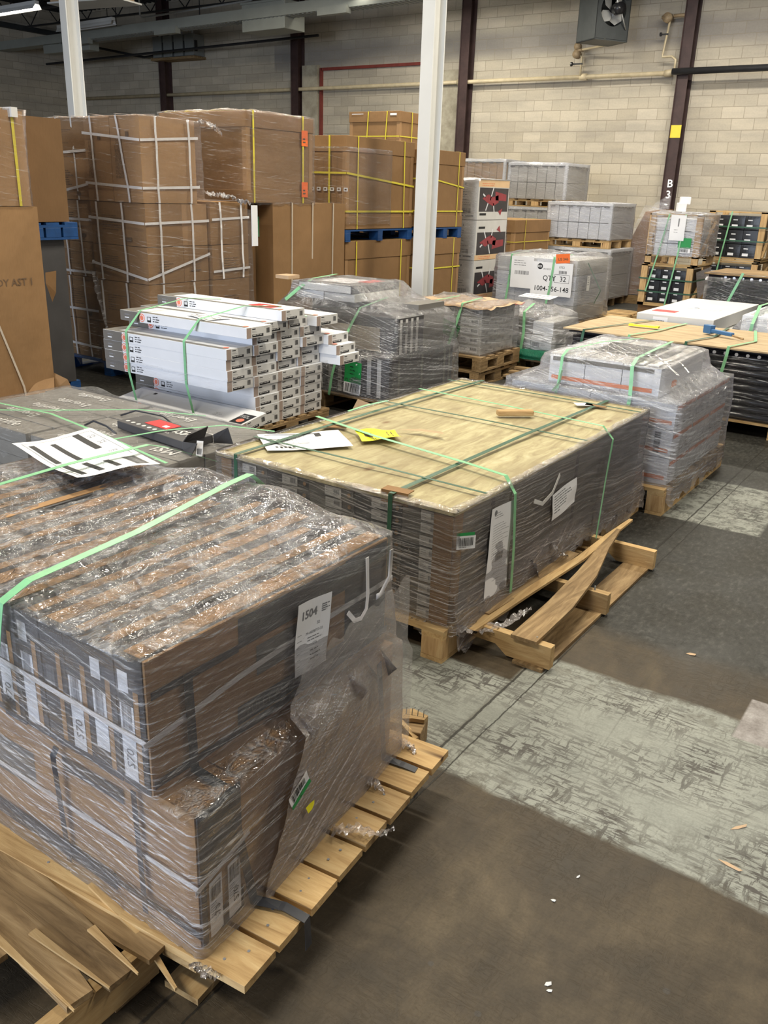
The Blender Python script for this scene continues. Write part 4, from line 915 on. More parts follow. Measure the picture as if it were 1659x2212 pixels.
# broken block behind the front load
t = thing('pallet_scrap', 'broken pallet corner block with bent nails behind the front load', 'wood piece', (-1.33, 2.13, 0), .3)
m = MB(); m.box(-.09, .07, -.05, .05, 0, .085); m.build('block', 'old_wood', t, bevel=.004)
plank([(-.1, -.02, .086), (.02, .03, .088), (.07, .02, .088)], [.05, .06, .03], .014, 'splinter', 'pine', t); plank([(-.12, -.08, .12), (.0, -.03, .09), (.06, -.06, .06)], [.02, .025, .02], .012, 'splinter', 'pine', t)
for k in range(4): MB().tube([(.0+k*.02, .02, .1), (.0+k*.02, .025, .125), (.01+k*.02, .03, .128)], .0015, 5).build('nail', 'steel_grey', t)

# ------------------------------------------------ D: white cartons with orange print
pd = pallet('pine pallet under the white and orange wrapped cartons', -2.5, -1.36, 4.93, 6.25, 'X', 8, .05, .16, seed=8, blocks=True, th=.02)
ldd = thing('wrapped_load', 'shrink-wrapped white cartons with an orange stripe on the right', 'pallet load', (-1.9, 5.6, .16))
def LD(m, name, mats, **k): m.warp(lambda x, y, z: (x+1.9, y-5.6, z-.16)); return m.build(name, mats, ldd, **k)
zz = [.165, .33, .5, .655]
for lv in range(3):
    for c in range(3):
        for d in range(2 if c else 2):
            ya = 5.02+c*.385; xa = -2.44+d*.53
            LD(cbox(xa, xa+.525, ya, ya+.38, zz[lv], zz[lv+1]-.004, .003, lv*7+c), 'carton', 'card_white')
    m = MB()
    for c in range(3):
        ya = 5.02+c*.385; m.rect(ya+.01, ya+.37, zz[lv]+.115, zz[lv]+.14, 0, 0)
        for k in range(3): m.rect(ya+.04+k*.12, ya+.044+k*.12, zz[lv]+.02, zz[lv]+.09, 0, 1); m.rect(ya+.04+k*.12, ya+.1+k*.12, zz[lv]+.02, zz[lv]+.024, 0, 1)
    LD(place(m, face_mat((-1.3815, 0, 0), NX)), 'side_print', ['orange_print', 'ink_soft'])
    m = MB(); m.rect(-2.43, -1.4, zz[lv]+.03, zz[lv]+.055, 0, 0)
    if lv == 1: m.barcode(-1.49, zz[1]+.02, .04, .13, 0, 1, 4)
    LD(place(m, face_mat((0, 5.0165, 0), NY)), 'side_print', ['orange_print', 'ink'])
for d in range(3): LD(cbox(-2.22+d*.235, -2.0+d*.235+.01, 5.08, 5.95, .66, .835+random.uniform(-.01, .01), .004, d), 'carton', 'card_white')
m = MB(); m.rect(-2.2, -1.56, .685, .71, 0, 0); m.rect(-2.2, -1.56, .80, .825, 0, 1); LD(place(m, face_mat((0, 5.0745, 0), NY)), 'side_print', ['orange_print', 'card_grey'])
m = MB(); m.rect(5.3, 5.4, .69, .73, 0, 0); LD(place(m, face_mat((-1.515, 0, 0), NX)), 'side_print', ['orange_print'])
m = MB()
for k in range(7): m.box(-2.15+k*.09, -2.085+k*.09, 5.1, 5.93, .837, .846, 0)
for k in range(10): m.box(-2.1+random.random()*.5, -2.09+random.random()*.5+.02, 5.3+random.random()*.3, 5.75, .8465, .8475, 1)
LD(m, 'top_slats', ['card_offwhite', 'ink'])
LD(shell([(.06, -2.52, -1.34, 4.98, 6.2), (.2, -2.5, -1.345, 4.99, 6.19), (.5, -2.49, -1.345, 4.99, 6.18), (.67, -2.48, -1.355, 4.995, 6.17)], 240, 30, .008, .02, .05, 21, .006, 2), 'stretch_film', 'film_dense', smooth=True)
LD(shell([(.6, -2.5, -1.35, 4.99, 6.15), (.68, -2.4, -1.42, 5.03, 6.1), (.74, -2.28, -1.49, 5.05, 6.0), (.84, -2.25, -1.5, 5.05, 5.98)], 200, 16, .012, .02, .02, 22, .02, 24), 'stretch_film', 'film', smooth=True)
for i in range(7):
    a = random.uniform(-2.2, -1.7); b = random.uniform(5.15, 5.8); m = MB(); m.strip([(a, b, .868), (a+random.uniform(.1, .5), b-random.uniform(0, .2), .874+random.random()*.02), (a+random.uniform(.3, .6), b-random.uniform(.1, .5), .862)], NZ, random.uniform(.004, .016)); LD(m, 'film_strand', 'film_dense')
gstrap('green strap over the white and orange cartons, right one', [(-1.75, 6.0, .86), (-1.7, 5.6, .88), (-1.68, 5.1, .875), (-1.68, 5.03, .84), (-1.66, 5.0, .66), (-1.66, 4.965, .5)], [NZ, NZ, NZ, NY, NY, NY], .022)
gstrap('green strap over the white and orange cartons, left one', [(-1.95, 6.0, .86), (-2.05, 5.5, .88), (-2.12, 5.1, .87), (-2.12, 5.03, .84), (-2.12, 5.01, .68), (-2.14, 4.98, .5)], [NZ, NZ, NZ, NY, NY, NY], .018)
gstrap('dark strap end looping from the plywood rim up to the white cartons', [(-2.1, 4.88, .65), (-2.08, 4.93, .7), (-2.1, 5.0, .76)], NY, .012, 'strap_dark_green')

# ------------------------------------------------ H: grey plank cartons
ph = pallet('pallet hidden under the grey plank cartons at the left', -5.1, -3.2, 2.7, 3.6, 'Y', 8, .04, .14, 'old_wood', seed=9)
hy = [2.72+k*.178 for k in range(6)]
protoH = {}
def greybox(x0, x1, y0, y1, z0, z1, rz, txt, lab, grp, flip=True):
    A, B, H = (x1-x0)/2, (y1-y0)/2, z1-z0
    o = cbox(-A, A, -B, B, 0, H, .003, int(x0*9+y0*7)).build('plank_carton', 'card_grey'); o.location = ((x0+x1)/2, (y0+y1)/2, z0); o.rotation_euler.z = rz; tag(o, lab, 'box', grp)
    if txt:
        m = MB()
        for s_, sz, px, up in txt: m.text(s_, sz, px, (-.03 if not up else -.03), H+.005, 0, bold=.01, rot=0) if up else m.text(s_, sz, px, .03, H+.005, 0, bold=.012, rot=math.pi)
        m.build('brand_print', 'card_offwhite', o)
    return o
words = ['second row from the front', 'third row from the front', 'middle row', 'second row from the back', 'back row', 'front row']
for lay in range(4):
    for k in range(5):
        for c in range(2):
            x0 = (-5.05, -4.21)[c]+random.uniform(-.02, .02); x1 = x0+(.82, .98)[c]; zt_ = .14+.075*lay
            if lay < 3:
                if (k == 0 or c == 1): greybox(x0, x1, hy[k], hy[k]+.172, zt_+.001, zt_+.074, 0, None, 'grey plank carton lower in the stack at the left', 'lower grey plank cartons')
                continue
            txt = ([('Everlife', .1, .12, False)] if k != 0 else [('Everlife', .11, -.1, True)]) if c == 0 else ([('Everlife', .085, -.12, False), ('MSI', .12, .4, False)] if k < 2 else [('Everlife', .1, -.05, False)] if k != 3 else [('MSI', .11, .35, False)])
            lab = 'grey plank carton with white lettering topping the left stack, %s, %s half' % (('nearest row', 'second row back', 'middle row', 'fourth row back', 'farthest row')[k], ('left', 'right')[c])
            greybox(x0, x1, hy[k], hy[k]+.172, zt_+.001, zt_+.072+random.uniform(0, .006), random.uniform(-.01, .01), txt, lab, 'grey plank cartons, top layer')
# torn open carton on top
t = thing('torn_carton', 'torn-open grey carton with a red label lying skewed on the grey stack', 'box', (-3.42, 3.14, .452), math.radians(-6))
m = MB(); m.box(-.5, .1, -.1, .1, 0, .045); m.build('body', 'card_charcoal', t, bevel=.004)
m = MB(); m.text('MSI', .1, .05, .04, .0465, 0, bold=.012, rot=math.pi); 
for k in range(6): m.cyl((-.45+k*.05, -.06, .0455), .013, .001, 12)
m.lines(-.15, -.05, .1, 2, .012, .004, z=.0465); m.build('print', 'card_offwhite', t)
m = MB(); m.box(-.35, -.15, -.02, .08, .046, .0475); m.box(-.22, -.18, .0, .03, .0476, .048, 1); m.build('red_label', ['label_red', 'paper'], t)
for k, P in enumerate((((.1, -.1, 0), (.2, -.13, -.01), (.22, -.1, .06), (.1, -.1, .045)), ((.1, .1, 0), (.19, .16, 0), (.2, .12, .1), (.1, .1, .045)), ((.1, -.1, .045), (.17, -.12, .1), (.16, .02, .12), (.1, .04, .045)))):
    m = MB(); m.face(P); o = m.build('flap', 'card_charcoal', t); so = o.modifiers.new('s', 'SOLIDIFY'); so.thickness = .004
m = sheet(.035, .08, lambda q: q.barcode(.004, .01, .026, .03, mi=1)); o = place(m, face_mat((.205, -.1, -.01), (.9, -.3, .2), (0, .2, 1))).build('end_label', ['paper', 'ink'], t)
m = MB(); m.tube([(-4.12, 3.02, .45), (-4.05, 3.03, .485), (-3.95, 3.04, .47), (-3.85, 3.02, .45)], .006, 6); tag(m.build('strap_loop', 'strap_black', smooth=True), 'black carry strap looping off the grey cartons behind the shipping document', 'strap')
m = MB(); m.tube([(-4.15, 3.3, .45), (-4.05, 3.33, .49), (-3.85, 3.36, .485), (-3.72, 3.34, .45)], .005, 6); tag(m.build('strap_loop', 'strap_black', smooth=True), 'thin black strap arching over the middle of the grey cartons', 'strap')
o = shell([(.3, -5.1, -3.18, 2.68, 3.63), (.448, -5.08, -3.2, 2.69, 3.62)], 150, 10, .01, .02, .05, 31, .004, 16, hump=((-4.75, 3.55, .25, .04),)).build('film_sheet', 'film_faint', smooth=True); tag(o, 'clear stretch film over the grey plank cartons at the left', 'plastic film')
gstrap('green strap across the grey cartons from the back to the right', [(-5.05, 2.95, .47), (-4.4, 3.0, .475), (-3.8, 2.9, .475), (-3.2, 2.8, .46)], NZ, .018)
gstrap('green strap slanting from the left edge across the grey cartons', [(-4.9, 2.7, .47), (-4.45, 3.05, .478), (-4.1, 3.4, .475), (-3.8, 3.65, .44)], NZ, .018)
gstrap('green strap over the torn carton', [(-3.75, 2.7, .47), (-3.55, 3.1, .505), (-3.4, 3.4, .5), (-3.2, 3.6, .46)], NZ, .018)
# ------------------------------------------------ G: stack of white plank cartons
pg = pallet('wooden pallet under the stack of white plank cartons', -5.42, -4.14, 4.42, 5.3, 'X', 7, .05, .14, 'old_wood', seed=12)
WL, WW, WH = 1.26, .252, .0725
def white_carton():
    """origin at the near right bottom corner"""
    o = MB().box(-WL, 0, 0, WW, 0, WH).build('plank_carton', 'card_white', bevel=.0015)
    m = MB(); m.rect(-WL, -WL+.21, .001, WH-.001, 0, 0); m.cyl((-WL+.235, WH/2, 0), .03, .001, 20, 1); m.cyl((-WL+.235, WH/2, .0008), .024, .0008, 20, 2); m.cyl((-WL+.235, WH/2, .0014), .018, .0008, 16, 1)
    m.rect(-WL+.29, -WL+.33, .012, .05, 0, 3); m.rect(-WL+.296, -WL+.324, .026, .046, .0008, 2)
    m.lines(-WL+.35, .05, .09, 3, .016, .006, z=.0004, mi=3, seed=3); m.lines(-WL+.05, .042, .1, 1, .02, .008, z=.0008, mi=4); m.lines(-WL+.05, .02, .08, 1, .02, .008, z=.0008, mi=2)
    place(m, face_mat((0, -.0006, 0), NY)).build('side_print', ['card_grey', 'ring_red', 'card_white', 'ink', 'ink_soft'], o)
    m = MB(); m.rect(.002, .045, .001, WH-.001, 0, 0); m.rect(.045, WW-.002, .001, WH-.001, 0, 1); m.lines(.055, .056, .06, 1, .01, .006, z=.0006, mi=2); m.lines(.055, .044, .05, 2, .007, .002, z=.0006, mi=3, seed=4)
    m.rect(.055, .165, .006, .024, .0006, 2); m.lines(.062, .016, .09, 1, .01, .005, z=.0012, mi=1, seed=2); m.barcode(.195, .022, .035, .034, .0006, 2, 5); m.lines(.175, .062, .06, 1, .01, .002, z=.0006, mi=3)
    place(m, face_mat((.0006, 0, 0), NX)).build('end_label', ['taupe', 'card_offwhite', 'ink', 'ink_soft'], o)
    m = MB(); m.rect(-WL, -.02, .003, .05, WH+.0006, 0); m.rect(-WL, -WL+.12, .003, WW-.003, WH+.0009, 0); m.cyl((-.06, .06, WH+.0002), .022, .001, 14, 1); m.build('top_print', ['card_grey', 'ring_red'], o)
    return tag(o, 'x', 'box')
wc = white_carton(); used = [False]
def wplace(x, y, z, lab, grp, rz=0, tilt=0):
    o = wc if not used[0] else dup(wc); used[0] = True
    o.location = (x, y, z); o.rotation_euler = (tilt, 0, rz); o['label'] = lab
    if grp: o['group'] = grp
    return o
cols = ['near', 'middle', 'far']; rn = ['bottom', 'second', 'third', 'fourth', 'fifth']
for r_ in range(5):
    for c in range(3):
        wplace(-4.16+random.uniform(-.012, .012), 4.47+c*(WW+.004), .142+r_*WH, 'white plank carton in the lower block, %s row, %s column' % (rn[r_], cols[c]), 'white plank cartons, lower block', random.uniform(-.006, .006))
for r_ in range(4):
    wplace(-4.16+random.uniform(-.01, .01), 4.205, .437+r_*WH, 'white plank carton of the overhanging front column, %s of four from below' % rn[r_], 'white plank cartons, front column', random.uniform(-.004, .004))
    for c in range(3):
        wplace(-4.17+random.uniform(-.03, .03), 4.47+c*(WW+.004), .507+r_*WH, 'white plank carton in the upper block, %s row, %s column' % (rn[r_], cols[c]), 'white plank cartons, upper block', random.uniform(-.006, .006))
for k, (x, y, z, rz) in enumerate(((-4.0, 5.25, .5, .02), (-4.03, 5.24, .573, .03), (-4.1, 5.23, .646, .0))):
    wplace(x, y, z, 'white plank carton sticking out at the back right, %s of three' % ('lowest', 'middle', 'top')[k], 'white plank cartons sticking out', rz)
for k, (x, y) in enumerate(((-4.06, 4.3), (-4.14, 4.565), (-4.18, 4.83), (-4.1, 5.09))):
    wplace(x, y, .7985, 'white plank carton of the top layer, %s from the front' % ('first', 'second', 'third', 'fourth')[k], 'white plank cartons, top layer', random.uniform(-.01, .01))
wplace(-4.1, 4.7, .873, 'single white plank carton on the very top with a red label', None, .004)
m = MB(); m.box(-.22, .0, -.1, .02, 0, .0015); m.box(-.12, -.07, -.06, -.03, .0016, .002, 1); o = m.build('red_sticker', ['label_red', 'paper']); o.location = (-4.25, 4.86, .9468); tag(o, 'red sticker on the topmost white carton', 'label')
o = wplace(-4.02, 4.2, .167, 'white plank carton lying slightly tipped beneath the overhanging column', None, 0, math.radians(9))
for ch in list(o.children):
    if ch.name.startswith('top_print'): bpy.data.objects.remove(ch)
m = MB(); m.rect(-.13, -.015, .01, .17, WH+.0006, 0); m.cyl((-.07, .06, WH+.0006), .03, .001, 16, 1); m.lines(-.12, .14, .1, 3, .016, .005, z=WH+.0012, mi=2); m.rect(-1.06, -1.03, .16, .19, WH+.0006, 0); m.lines(-.34, .1, .1, 3, .02, .004, z=WH+.0006, mi=3)
m.build('top_print', ['ink', 'ring_red', 'card_white', 'ink_soft'], o)
o = sheet(.3, .2, lambda q: (q.rect(.02, .26, .02, .03, .0006, 1, .05), q.rect(.05, .28, .08, .09, .0006, 1, .05), q.rect(.03, .26, .13, .14, .0006, 1, .05), q.rect(.02, .1, .05, .07, .0006, 1)), .012).build('shipping_document', ['paper', 'ink_soft']); o.location = (-4.75, 4.42, .8765); o.rotation_euler.z = -.3
tag(o, 'crumpled white form on top of the white plank cartons', 'paper')
for k, x in enumerate((-5.15, -4.55)):
    gstrap('green strap round the white plank cartons, %s one' % ('left', 'right')[k], [(x+.45, 4.98, .88), (x+.3, 4.84, .952), (x+.12, 4.68, .95), (x+.05, 4.3, .885), (x, 4.195, .74), (x, 4.198, .45), (x+.07, 4.2, .2)], [NZ, NZ, NZ, (0, -.5, 1), NY, NY, NY], .022)
m = MB(); n = 40
for i in range(n+1):
    t = i/n; x, y = (-5.4+1.27*2*t, 4.195) if t < .5 else (-4.115, 4.195+(t-.5)*2*1.1)
    for k in range(4): m.v.append((x+.01*mn.noise(Vector((i*.4, k, 0))), y+.006*mn.noise(Vector((i*.5, k, 3))), .5-.055*(t)+(.02 if k == 3 else 0)+k*.02-(.04 if t < .5 else 0)))
for i in range(n):
    for k in range(3): a = i*4+k; m.f.append((a, a+4, a+5, a+1)); m.m.append(0)
tag(m.build('film_band', 'film_fine', smooth=True), 'band of clear film round the white plank carton stack', 'plastic film')
m = MB(); m.v = [(-4.0, 5.3, .003), (-3.6, 5.2, .003), (-3.62, 5.35, .2), (-3.95, 5.42, .22), (-3.5, 5.55, .05), (-3.9, 5.6, .003)]; m.f = [(0, 1, 2, 3), (3, 2, 4, 5)]; m.m = [0, 0]; o = m.build('cardboard_scrap', 'card_pale'); so = o.modifiers.new('s', 'SOLIDIFY'); so.thickness = .01; tag(o, 'bent cardboard sheet between the white carton stack and the wrapped black boxes', 'cardboard scrap')

# ------------------------------------------------ I: wrapped black boxes
pi_ = pallet('pallet under the wrapped black and grey boxes', -5.3, -3.88, 5.74, 6.9, 'X', 7, .05, .14, 'old_wood', seed=14)
li = thing('wrapped_load', 'stepped shrink-wrapped load of black and grey boxes with a green barcode label', 'pallet load', (-4.6, 6.3, .14))
def LI(m, name, mats, **k): m.warp(lambda x, y, z: (x+4.6, y-6.3, z-.14)); return m.build(name, mats, li, **k)
for k in range(4): LI(cbox(-5.2+k*.325, -4.88+k*.325, 5.78, 6.78, .142, .487, .003, k), 'carton', 'card_charcoal')
m = MB()
for k in range(7): m.rect(-4.62+k*.1, -4.58+k*.1, .16+.01*(k % 2), .47, 0, 0)
m.lines(-4.6, .45, .5, 3, .1, .02, z=.0004, mi=1); LI(place(m, face_mat((0, 5.774, 0), NY)), 'end_labels', ['card_offwhite', 'ink_soft'])
m = MB()
for k in (5.9, 6.25, 6.62, 6.7): m.rect(k, k+.03, .16, .47, 0, 0)
LI(place(m, face_mat((-3.8985, 0, 0), NX)), 'end_labels', ['card_grey'])
LI(cbox(-4.75, -3.925, 5.92, 6.3, .49, .79, .003, 5), 'carton', 'card_charcoal'); LI(MB().box(-4.7, -4.1, 5.905, 5.918, .51, .7), 'bubble_wrap', 'bubble_wrap')
m = MB()
for k in (5.94, 6.02, 6.1, 6.18): m.rect(k, k+.035, .5, .78, 0, 0)
m.barcode(5.97, .66, .09, .09, .001, 1, 6); LI(place(m, face_mat((-3.921, 0, 0), NX)), 'end_labels', ['card_offwhite', 'ink'])
LI(cbox(-5.15, -4.0, 6.33, 6.75, .49, .86, .003, 5), 'carton', 'card_grey')
LI(cbox(-5.08, -4.78, 6.03, 6.7, .862, .925, .003, 6), 'carton', 'card_white'); LI(cbox(-4.77, -4.45, 6.03, 6.7, .862, .925, .003, 7), 'carton', 'card_offwhite')
LI(cbox(-5.05, -4.47, 6.02, 6.72, .928, .995, .003, 8), 'carton', 'card_charcoal')
m = MB(); m.rect(-5.04, -4.48, .932, .99, 0, 0); LI(place(m, face_mat((0, 6.0145, 0), NY)), 'side_label', ['card_offwhite'])
m = MB(); m.text('OAK', .04, 6.55, .95, 0, 0, rot=0); m.rect(6.12, 6.2, .945, .947); m.rect(6.12, 6.2, .978, .98); m.rect(6.12, 6.122, .945, .98); m.rect(6.198, 6.2, .945, .98); LI(place(m, face_mat((-4.4645, 0, 0), NX)), 'end_print', ['card_offwhite'])
m = MB(); m.box(-4.95, -4.6, 6.15, 6.5, .999, 1.001); m.box(-4.62, -4.5, 6.3, 6.55, 1.0015, 1.003, 1); LI(m, 'paper', ['paper', 'label_red'])
LI(shell([(.14, -5.26, -3.87, 5.74, 6.86), (.35, -5.24, -3.878, 5.75, 6.85), (.495, -5.24, -3.88, 5.755, 6.85), (.53, -5.22, -3.895, 5.82, 6.84), (.7, -5.2, -3.9, 5.87, 6.8), (.8, -5.2, -3.95, 5.9, 6.78), (.9, -5.12, -4.3, 5.98, 6.76), (1.0, -5.1, -4.43, 5.99, 6.75)], 220, 44, .01, .02, .02, 41, .012, 14), 'stretch_film', 'film', smooth=True)
m = sheet(.17, .27, lambda q: (q.rect(0, .17, .09, .27, .0006, 2, .04), q.barcode(.015, .012, .14, .07, .001, 1, 9), q.text('P2126682', .032, .01, .1, .0012, 3), q.lines(.05, .22, .06, 3, .03, .007, z=.0012, mi=3)), .012, 2)
LI(place(m, face_mat((-4.33, 5.735, .17), NY, (.06, 0, 1))), 'green_label', ['paper', 'ink', 'label_green', 'ink'])
m = MB(); m.box(-5.3, -5.15, 6.0, 6.15, 1.0, 1.03); LI(m, 'foam_scrap', 'card_pale')
gstrap('pale green strap down the front of the wrapped black boxes', [(-4.3, 6.3, .9), (-4.33, 5.95, .84), (-4.36, 5.88, .72), (-4.4, 5.75, .5), (-4.45, 5.735, .3), (-4.48, 5.73, .12)], [NZ, NZ, NY, NY, NY, NY], .024)
gstrap('green strap slack at the left of the wrapped black boxes', [(-5.0, 5.735, .55), (-4.85, 5.73, .3), (-4.75, 5.73, .15)], NY, .02)
gstrap('pale green strap on the top tier of the wrapped black boxes', [(-5.0, 6.5, 1.03), (-4.95, 6.1, 1.02), (-5.0, 5.98, .95), (-5.1, 5.9, .84)], [NZ, NZ, NY, NY], .03)

# ------------------------------------------------ J: white small cartons on stacked pallets
for k in range(2): 
    p = pallet('worn wooden pallet stacked under the white small cartons, %s of two' % ('lower', 'upper')[k], -4.75+k*.03, -3.95+k*.02, 7.38, 8.2, 'X', 5, .08, .14, 'old_wood', seed=20+k); p.location.z = .145*k
lj = thing('wrapped_load', 'wrapped pile of small white cartons with a green label standing on two pallets', 'pallet load', (-4.4, 7.8, .29))
def LJ(m, name, mats, **k): m.warp(lambda x, y, z: (x+4.4, y-7.8, z-.29)); return m.build(name, mats, lj, **k)
for r_ in range(5):
    for c in range(4):
        for d in (0, 1, 2):
            x1 = -4.0-d*.27; y0 = 7.47+c*.17; z0 = .292+r_*.088
            if d == 1 and c > 1: continue
            o = LJ(cbox(x1-.265, x1, y0, y0+.165, z0, z0+.085, .002, r_+c), 'small_carton', 'card_offwhite')
            if d == 0: e = MB(); e.barcode(.09, .015, .04, .025, 0, 0, c); e.lines(.015, .06, .06, 3, .012, .004, z=0, mi=0, seed=r_); place(e, face_mat((x1+.005, y0, z0), NX)).warp(lambda x, y, z: (x+4.4, y-7.8, z-.29)).build('carton_print', ['ink_soft'], o)
            if c == 0: e = MB(); e.rect(0, .2, 0, .06, 0, 0); e.barcode(.12, .02, .07, .03, .001, 1, c+d); e.lines(.01, .045, .08, 3, .012, .004, z=.001, mi=1, seed=r_+d); place(e, face_mat((x1-.23, y0-.005, z0+.012), NY)).warp(lambda x, y, z: (x+4.4, y-7.8, z-.29)).build('front_label', ['paper', 'ink_soft'], o)
m = MB(); n = 24
for i in range(n+1):
    for j in range(n+1):
        u, v = i/n, j/n; d = max(abs(u-.5), abs(v-.5))*2; m.v.append((-4.88+.95*u, 7.42+.78*v, .755-.05*max(0, d-.8)*5*(.3+abs(mn.noise(Vector((u*4, v*4, 0)))))+.02*mn.noise(Vector((u*5, v*5, 1)))))
for i in range(n):
    for j in range(n): a = i*(n+1)+j; m.f.append((a, a+n+1, a+n+2, a+1)); m.m.append(0)
o = LJ(m, 'top_sheet', 'card_pale', smooth=True)
m = sheet(.26, .2, lambda q: (q.rect(0, .26, .06, .2, .0006, 2, .04), q.barcode(.01, .01, .2, .045, .001, 1, 3)), .015); LJ(place(m, face_mat((-4.52, 7.445, .43), NY, (.3, 0, 1))), 'green_label', ['paper', 'ink', 'label_green'])
LJ(shell([(.28, -4.86, -3.97, 7.44, 8.2), (.5, -4.85, -3.96, 7.43, 8.2), (.75, -4.86, -3.97, 7.43, 8.2)], 150, 24, .014, .02, .03, 51, .02, 12), 'stretch_film', 'film', smooth=True)
gstrap('teal green strap slanting down the front of the small white cartons', [(-4.2, 7.8, .79), (-4.2, 7.43, .77), (-4.24, 7.41, .6), (-4.32, 7.4, .35), (-4.36, 7.38, .24)], [NZ, NZ, NY, NY, NY], .03)
gstrap('green strap at the left of the small white cartons', [(-4.45, 7.8, .79), (-4.5, 7.43, .77), (-4.56, 7.41, .55), (-4.6, 7.4, .3)], [NZ, NZ, NY, NY], .024)
for k in range(5):
    tag(MB().box(-3.95+.02*k, -3.3-.03*k, 7.9+k*.08, 7.98+k*.08, .03+.03*(k % 3), .05+.03*(k % 3)).build('loose_board', 'old_wood'), 'loose pallet board on the floor behind the plywood load', 'board', 'loose boards behind the plywood load')

# ------------------------------------------------ K: wrapped white cartons right of it
pk = pallet('wooden pallet under the lumpy wrapped cartons in the middle', -4.45, -3.66, 8.4, 9.2, 'X', 5, .08, .14, 'old_wood', seed=24)
lk = thing('wrapped_load', 'lumpy shrink-wrapped load of white cartons over a dark green bag', 'pallet load', (-4.05, 8.8, .14))
def LK(m, name, mats, **k): m.warp(lambda x, y, z: (x+4.05, y-8.8, z-.14)); return m.build(name, mats, lk, **k)
LK(shell([(.15, -4.42, -3.62, 8.33, 9.1), (.2, -4.45, -3.6, 8.32, 9.1), (.24, -4.4, -3.65, 8.36, 9.05)], 90, 8, .02, .02, .01, 61, .01, 6), 'green_bag', 'green_bag', smooth=True)
for d in range(3): LK(cbox(-4.4+d*.235, -4.17+d*.235, 8.45, 9.1, .25, .39, .004, d), 'carton', 'card_offwhite'); LK(cbox(-4.4+d*.235, -4.17+d*.235, 8.47, 9.1, .4, .56-.03*(d == 2), .006, d), 'carton', 'card_grey' if d == 1 else 'card_offwhite')
m = MB()
for d in range(3): m.barcode(-4.38+d*.235, .27, .08, .05, 0, 0, d); m.lines(-4.28+d*.235, .35, .08, 4, .018, .006, z=0, mi=0, seed=d)
LK(place(m, face_mat((0, 8.443, 0), NY)), 'carton_print', ['ink_soft'])
m = MB(); m.rect(8.55, 8.75, .28, .36, 0, 0); m.rect(8.8, 8.95, .28, .36, 0, 0); LK(place(m, face_mat((-3.69, 0, 0), NX)), 'carton_print', ['ink_soft'])
LK(shell([(.22, -4.45, -3.66, 8.41, 9.15), (.4, -4.44, -3.67, 8.42, 9.14), (.58, -4.42, -3.72, 8.45, 9.1)], 150, 24, .02, .02, .03, 62, .03, 14, hump=((-4.1, 8.8, .35, .08),)), 'stretch_film', 'film_dense', smooth=True)
m = MB(); m.box(-.2, .2, -.09, .09, 0, .002); m.box(-.17, .17, -.06, -.045, .0021, .003, 1); m.box(-.17, .17, .03, .045, .0021, .003, 1); o = m.build('paper_form', ['paper', 'ink_soft']); o.location = (-4.15, 9.0, .72); o.rotation_euler = (.12, 0, -.1); tag(o, 'white form on top of the lumpy wrapped cartons', 'paper')
m = MB(); m.box(-.1, .1, -.07, .07, 0, .002); m.box(-.02, .02, -.02, .02, .0021, .003, 1); o = m.build('red_sticker', ['label_red', 'paper']); o.location = (-4.28, 8.7, .66); o.rotation_euler = (.1, 0, .2); tag(o, 'red sticker beside the form on the lumpy wrapped cartons', 'label')
gstrap('pale green strap hanging down the lumpy wrapped load', [(-4.05, 8.7, .68), (-4.02, 8.42, .62), (-4.0, 8.4, .4), (-4.02, 8.37, .1)], [NZ, NY, NY, NY], .03)
gstrap('dark strap end rising from the plywood-topped tubes up past the QTY label', [(-3.35, 8.6, .75), (-3.6, 9.4, .8), (-4.5, 11.2, .95)], [NX]*3, .022, 'strap_dark_green')

# ------------------------------------------------ E: long black tubes with plywood lid
for k in range(2):
    p = pallet('pine pallet under the bundle of long black tubes, %s' % ('left one', 'right one')[k], (-3.0, -1.78)[k], (-1.85, -.65)[k], 7.22, 8.3, 'X', 7, .05, .12, 'pine', seed=30+k)
m = MB(); lt = thing('tube_bundle', 'long wrapped bundle of shiny black tubes under a plywood sheet at the right', 'pallet load', (-1.8, 7.75, .125))
def LE(m, name, mats, **k): m.warp(lambda x, y, z: (x+1.8, y-7.75, z-.125)); return m.build(name, mats, lt, **k)
for r_ in range(9):
    for c in range(2):
        z = .16+r_*.056; LE(MB().cyl((-2.97, 7.25+c*.06, z), .027, 2.6, 12, axis='X'), 'tube', 'black_tube', smooth=True)
LE(MB().box(-2.95, -.4, 7.36, 8.2, .13, .655), 'tube_core', 'black_tube')
m = MB(); m.box(-3.0, -.37, 7.2, 8.25, .662, .672); LE(m, 'top_rail', 'black_tube')
for k in range(14): LE(MB().cyl((-1.85+k*.085, 7.214, .635), .014, .012, 12, axis='Y'), 'end_cap', 'chrome')
m = MB(); nx, ny = 24, 8
for zo in (0, .012):
    for b in range(ny+1):
        for a in range(nx+1): u, v = a/nx, b/ny; m.v.append((-3.04+2.7*u, 7.16+1.12*v, .676+zo+.006*mn.noise(Vector((u*5, v*3, 0)))+.008*(u < .05)))
for q in range(2):
    for b in range(ny):
        for a in range(nx): k = q*(nx+1)*(ny+1)+b*(nx+1)+a; m.f.append((k, k+1, k+nx+2, k+nx+1)); m.m.append(0)
for a in range(nx): k = a; K = (nx+1)*(ny+1); m.f.append((k, k+1, k+1+K, k+K)); m.m.append(0)
for b in range(ny): k = b*(nx+1); m.f.append((k+nx+1, k, k+K, k+nx+1+K)); m.m.append(0)
LE(m, 'plywood_lid', 'plywood_tan')
LE(shell([(.13, -3.02, -.35, 7.2, 8.3), (.4, -3.02, -.35, 7.185, 8.3), (.62, -3.01, -.36, 7.19, 8.28)], 260, 26, .006, .02, .03, 71, 0, 1), 'stretch_film', 'film_fine', smooth=True)
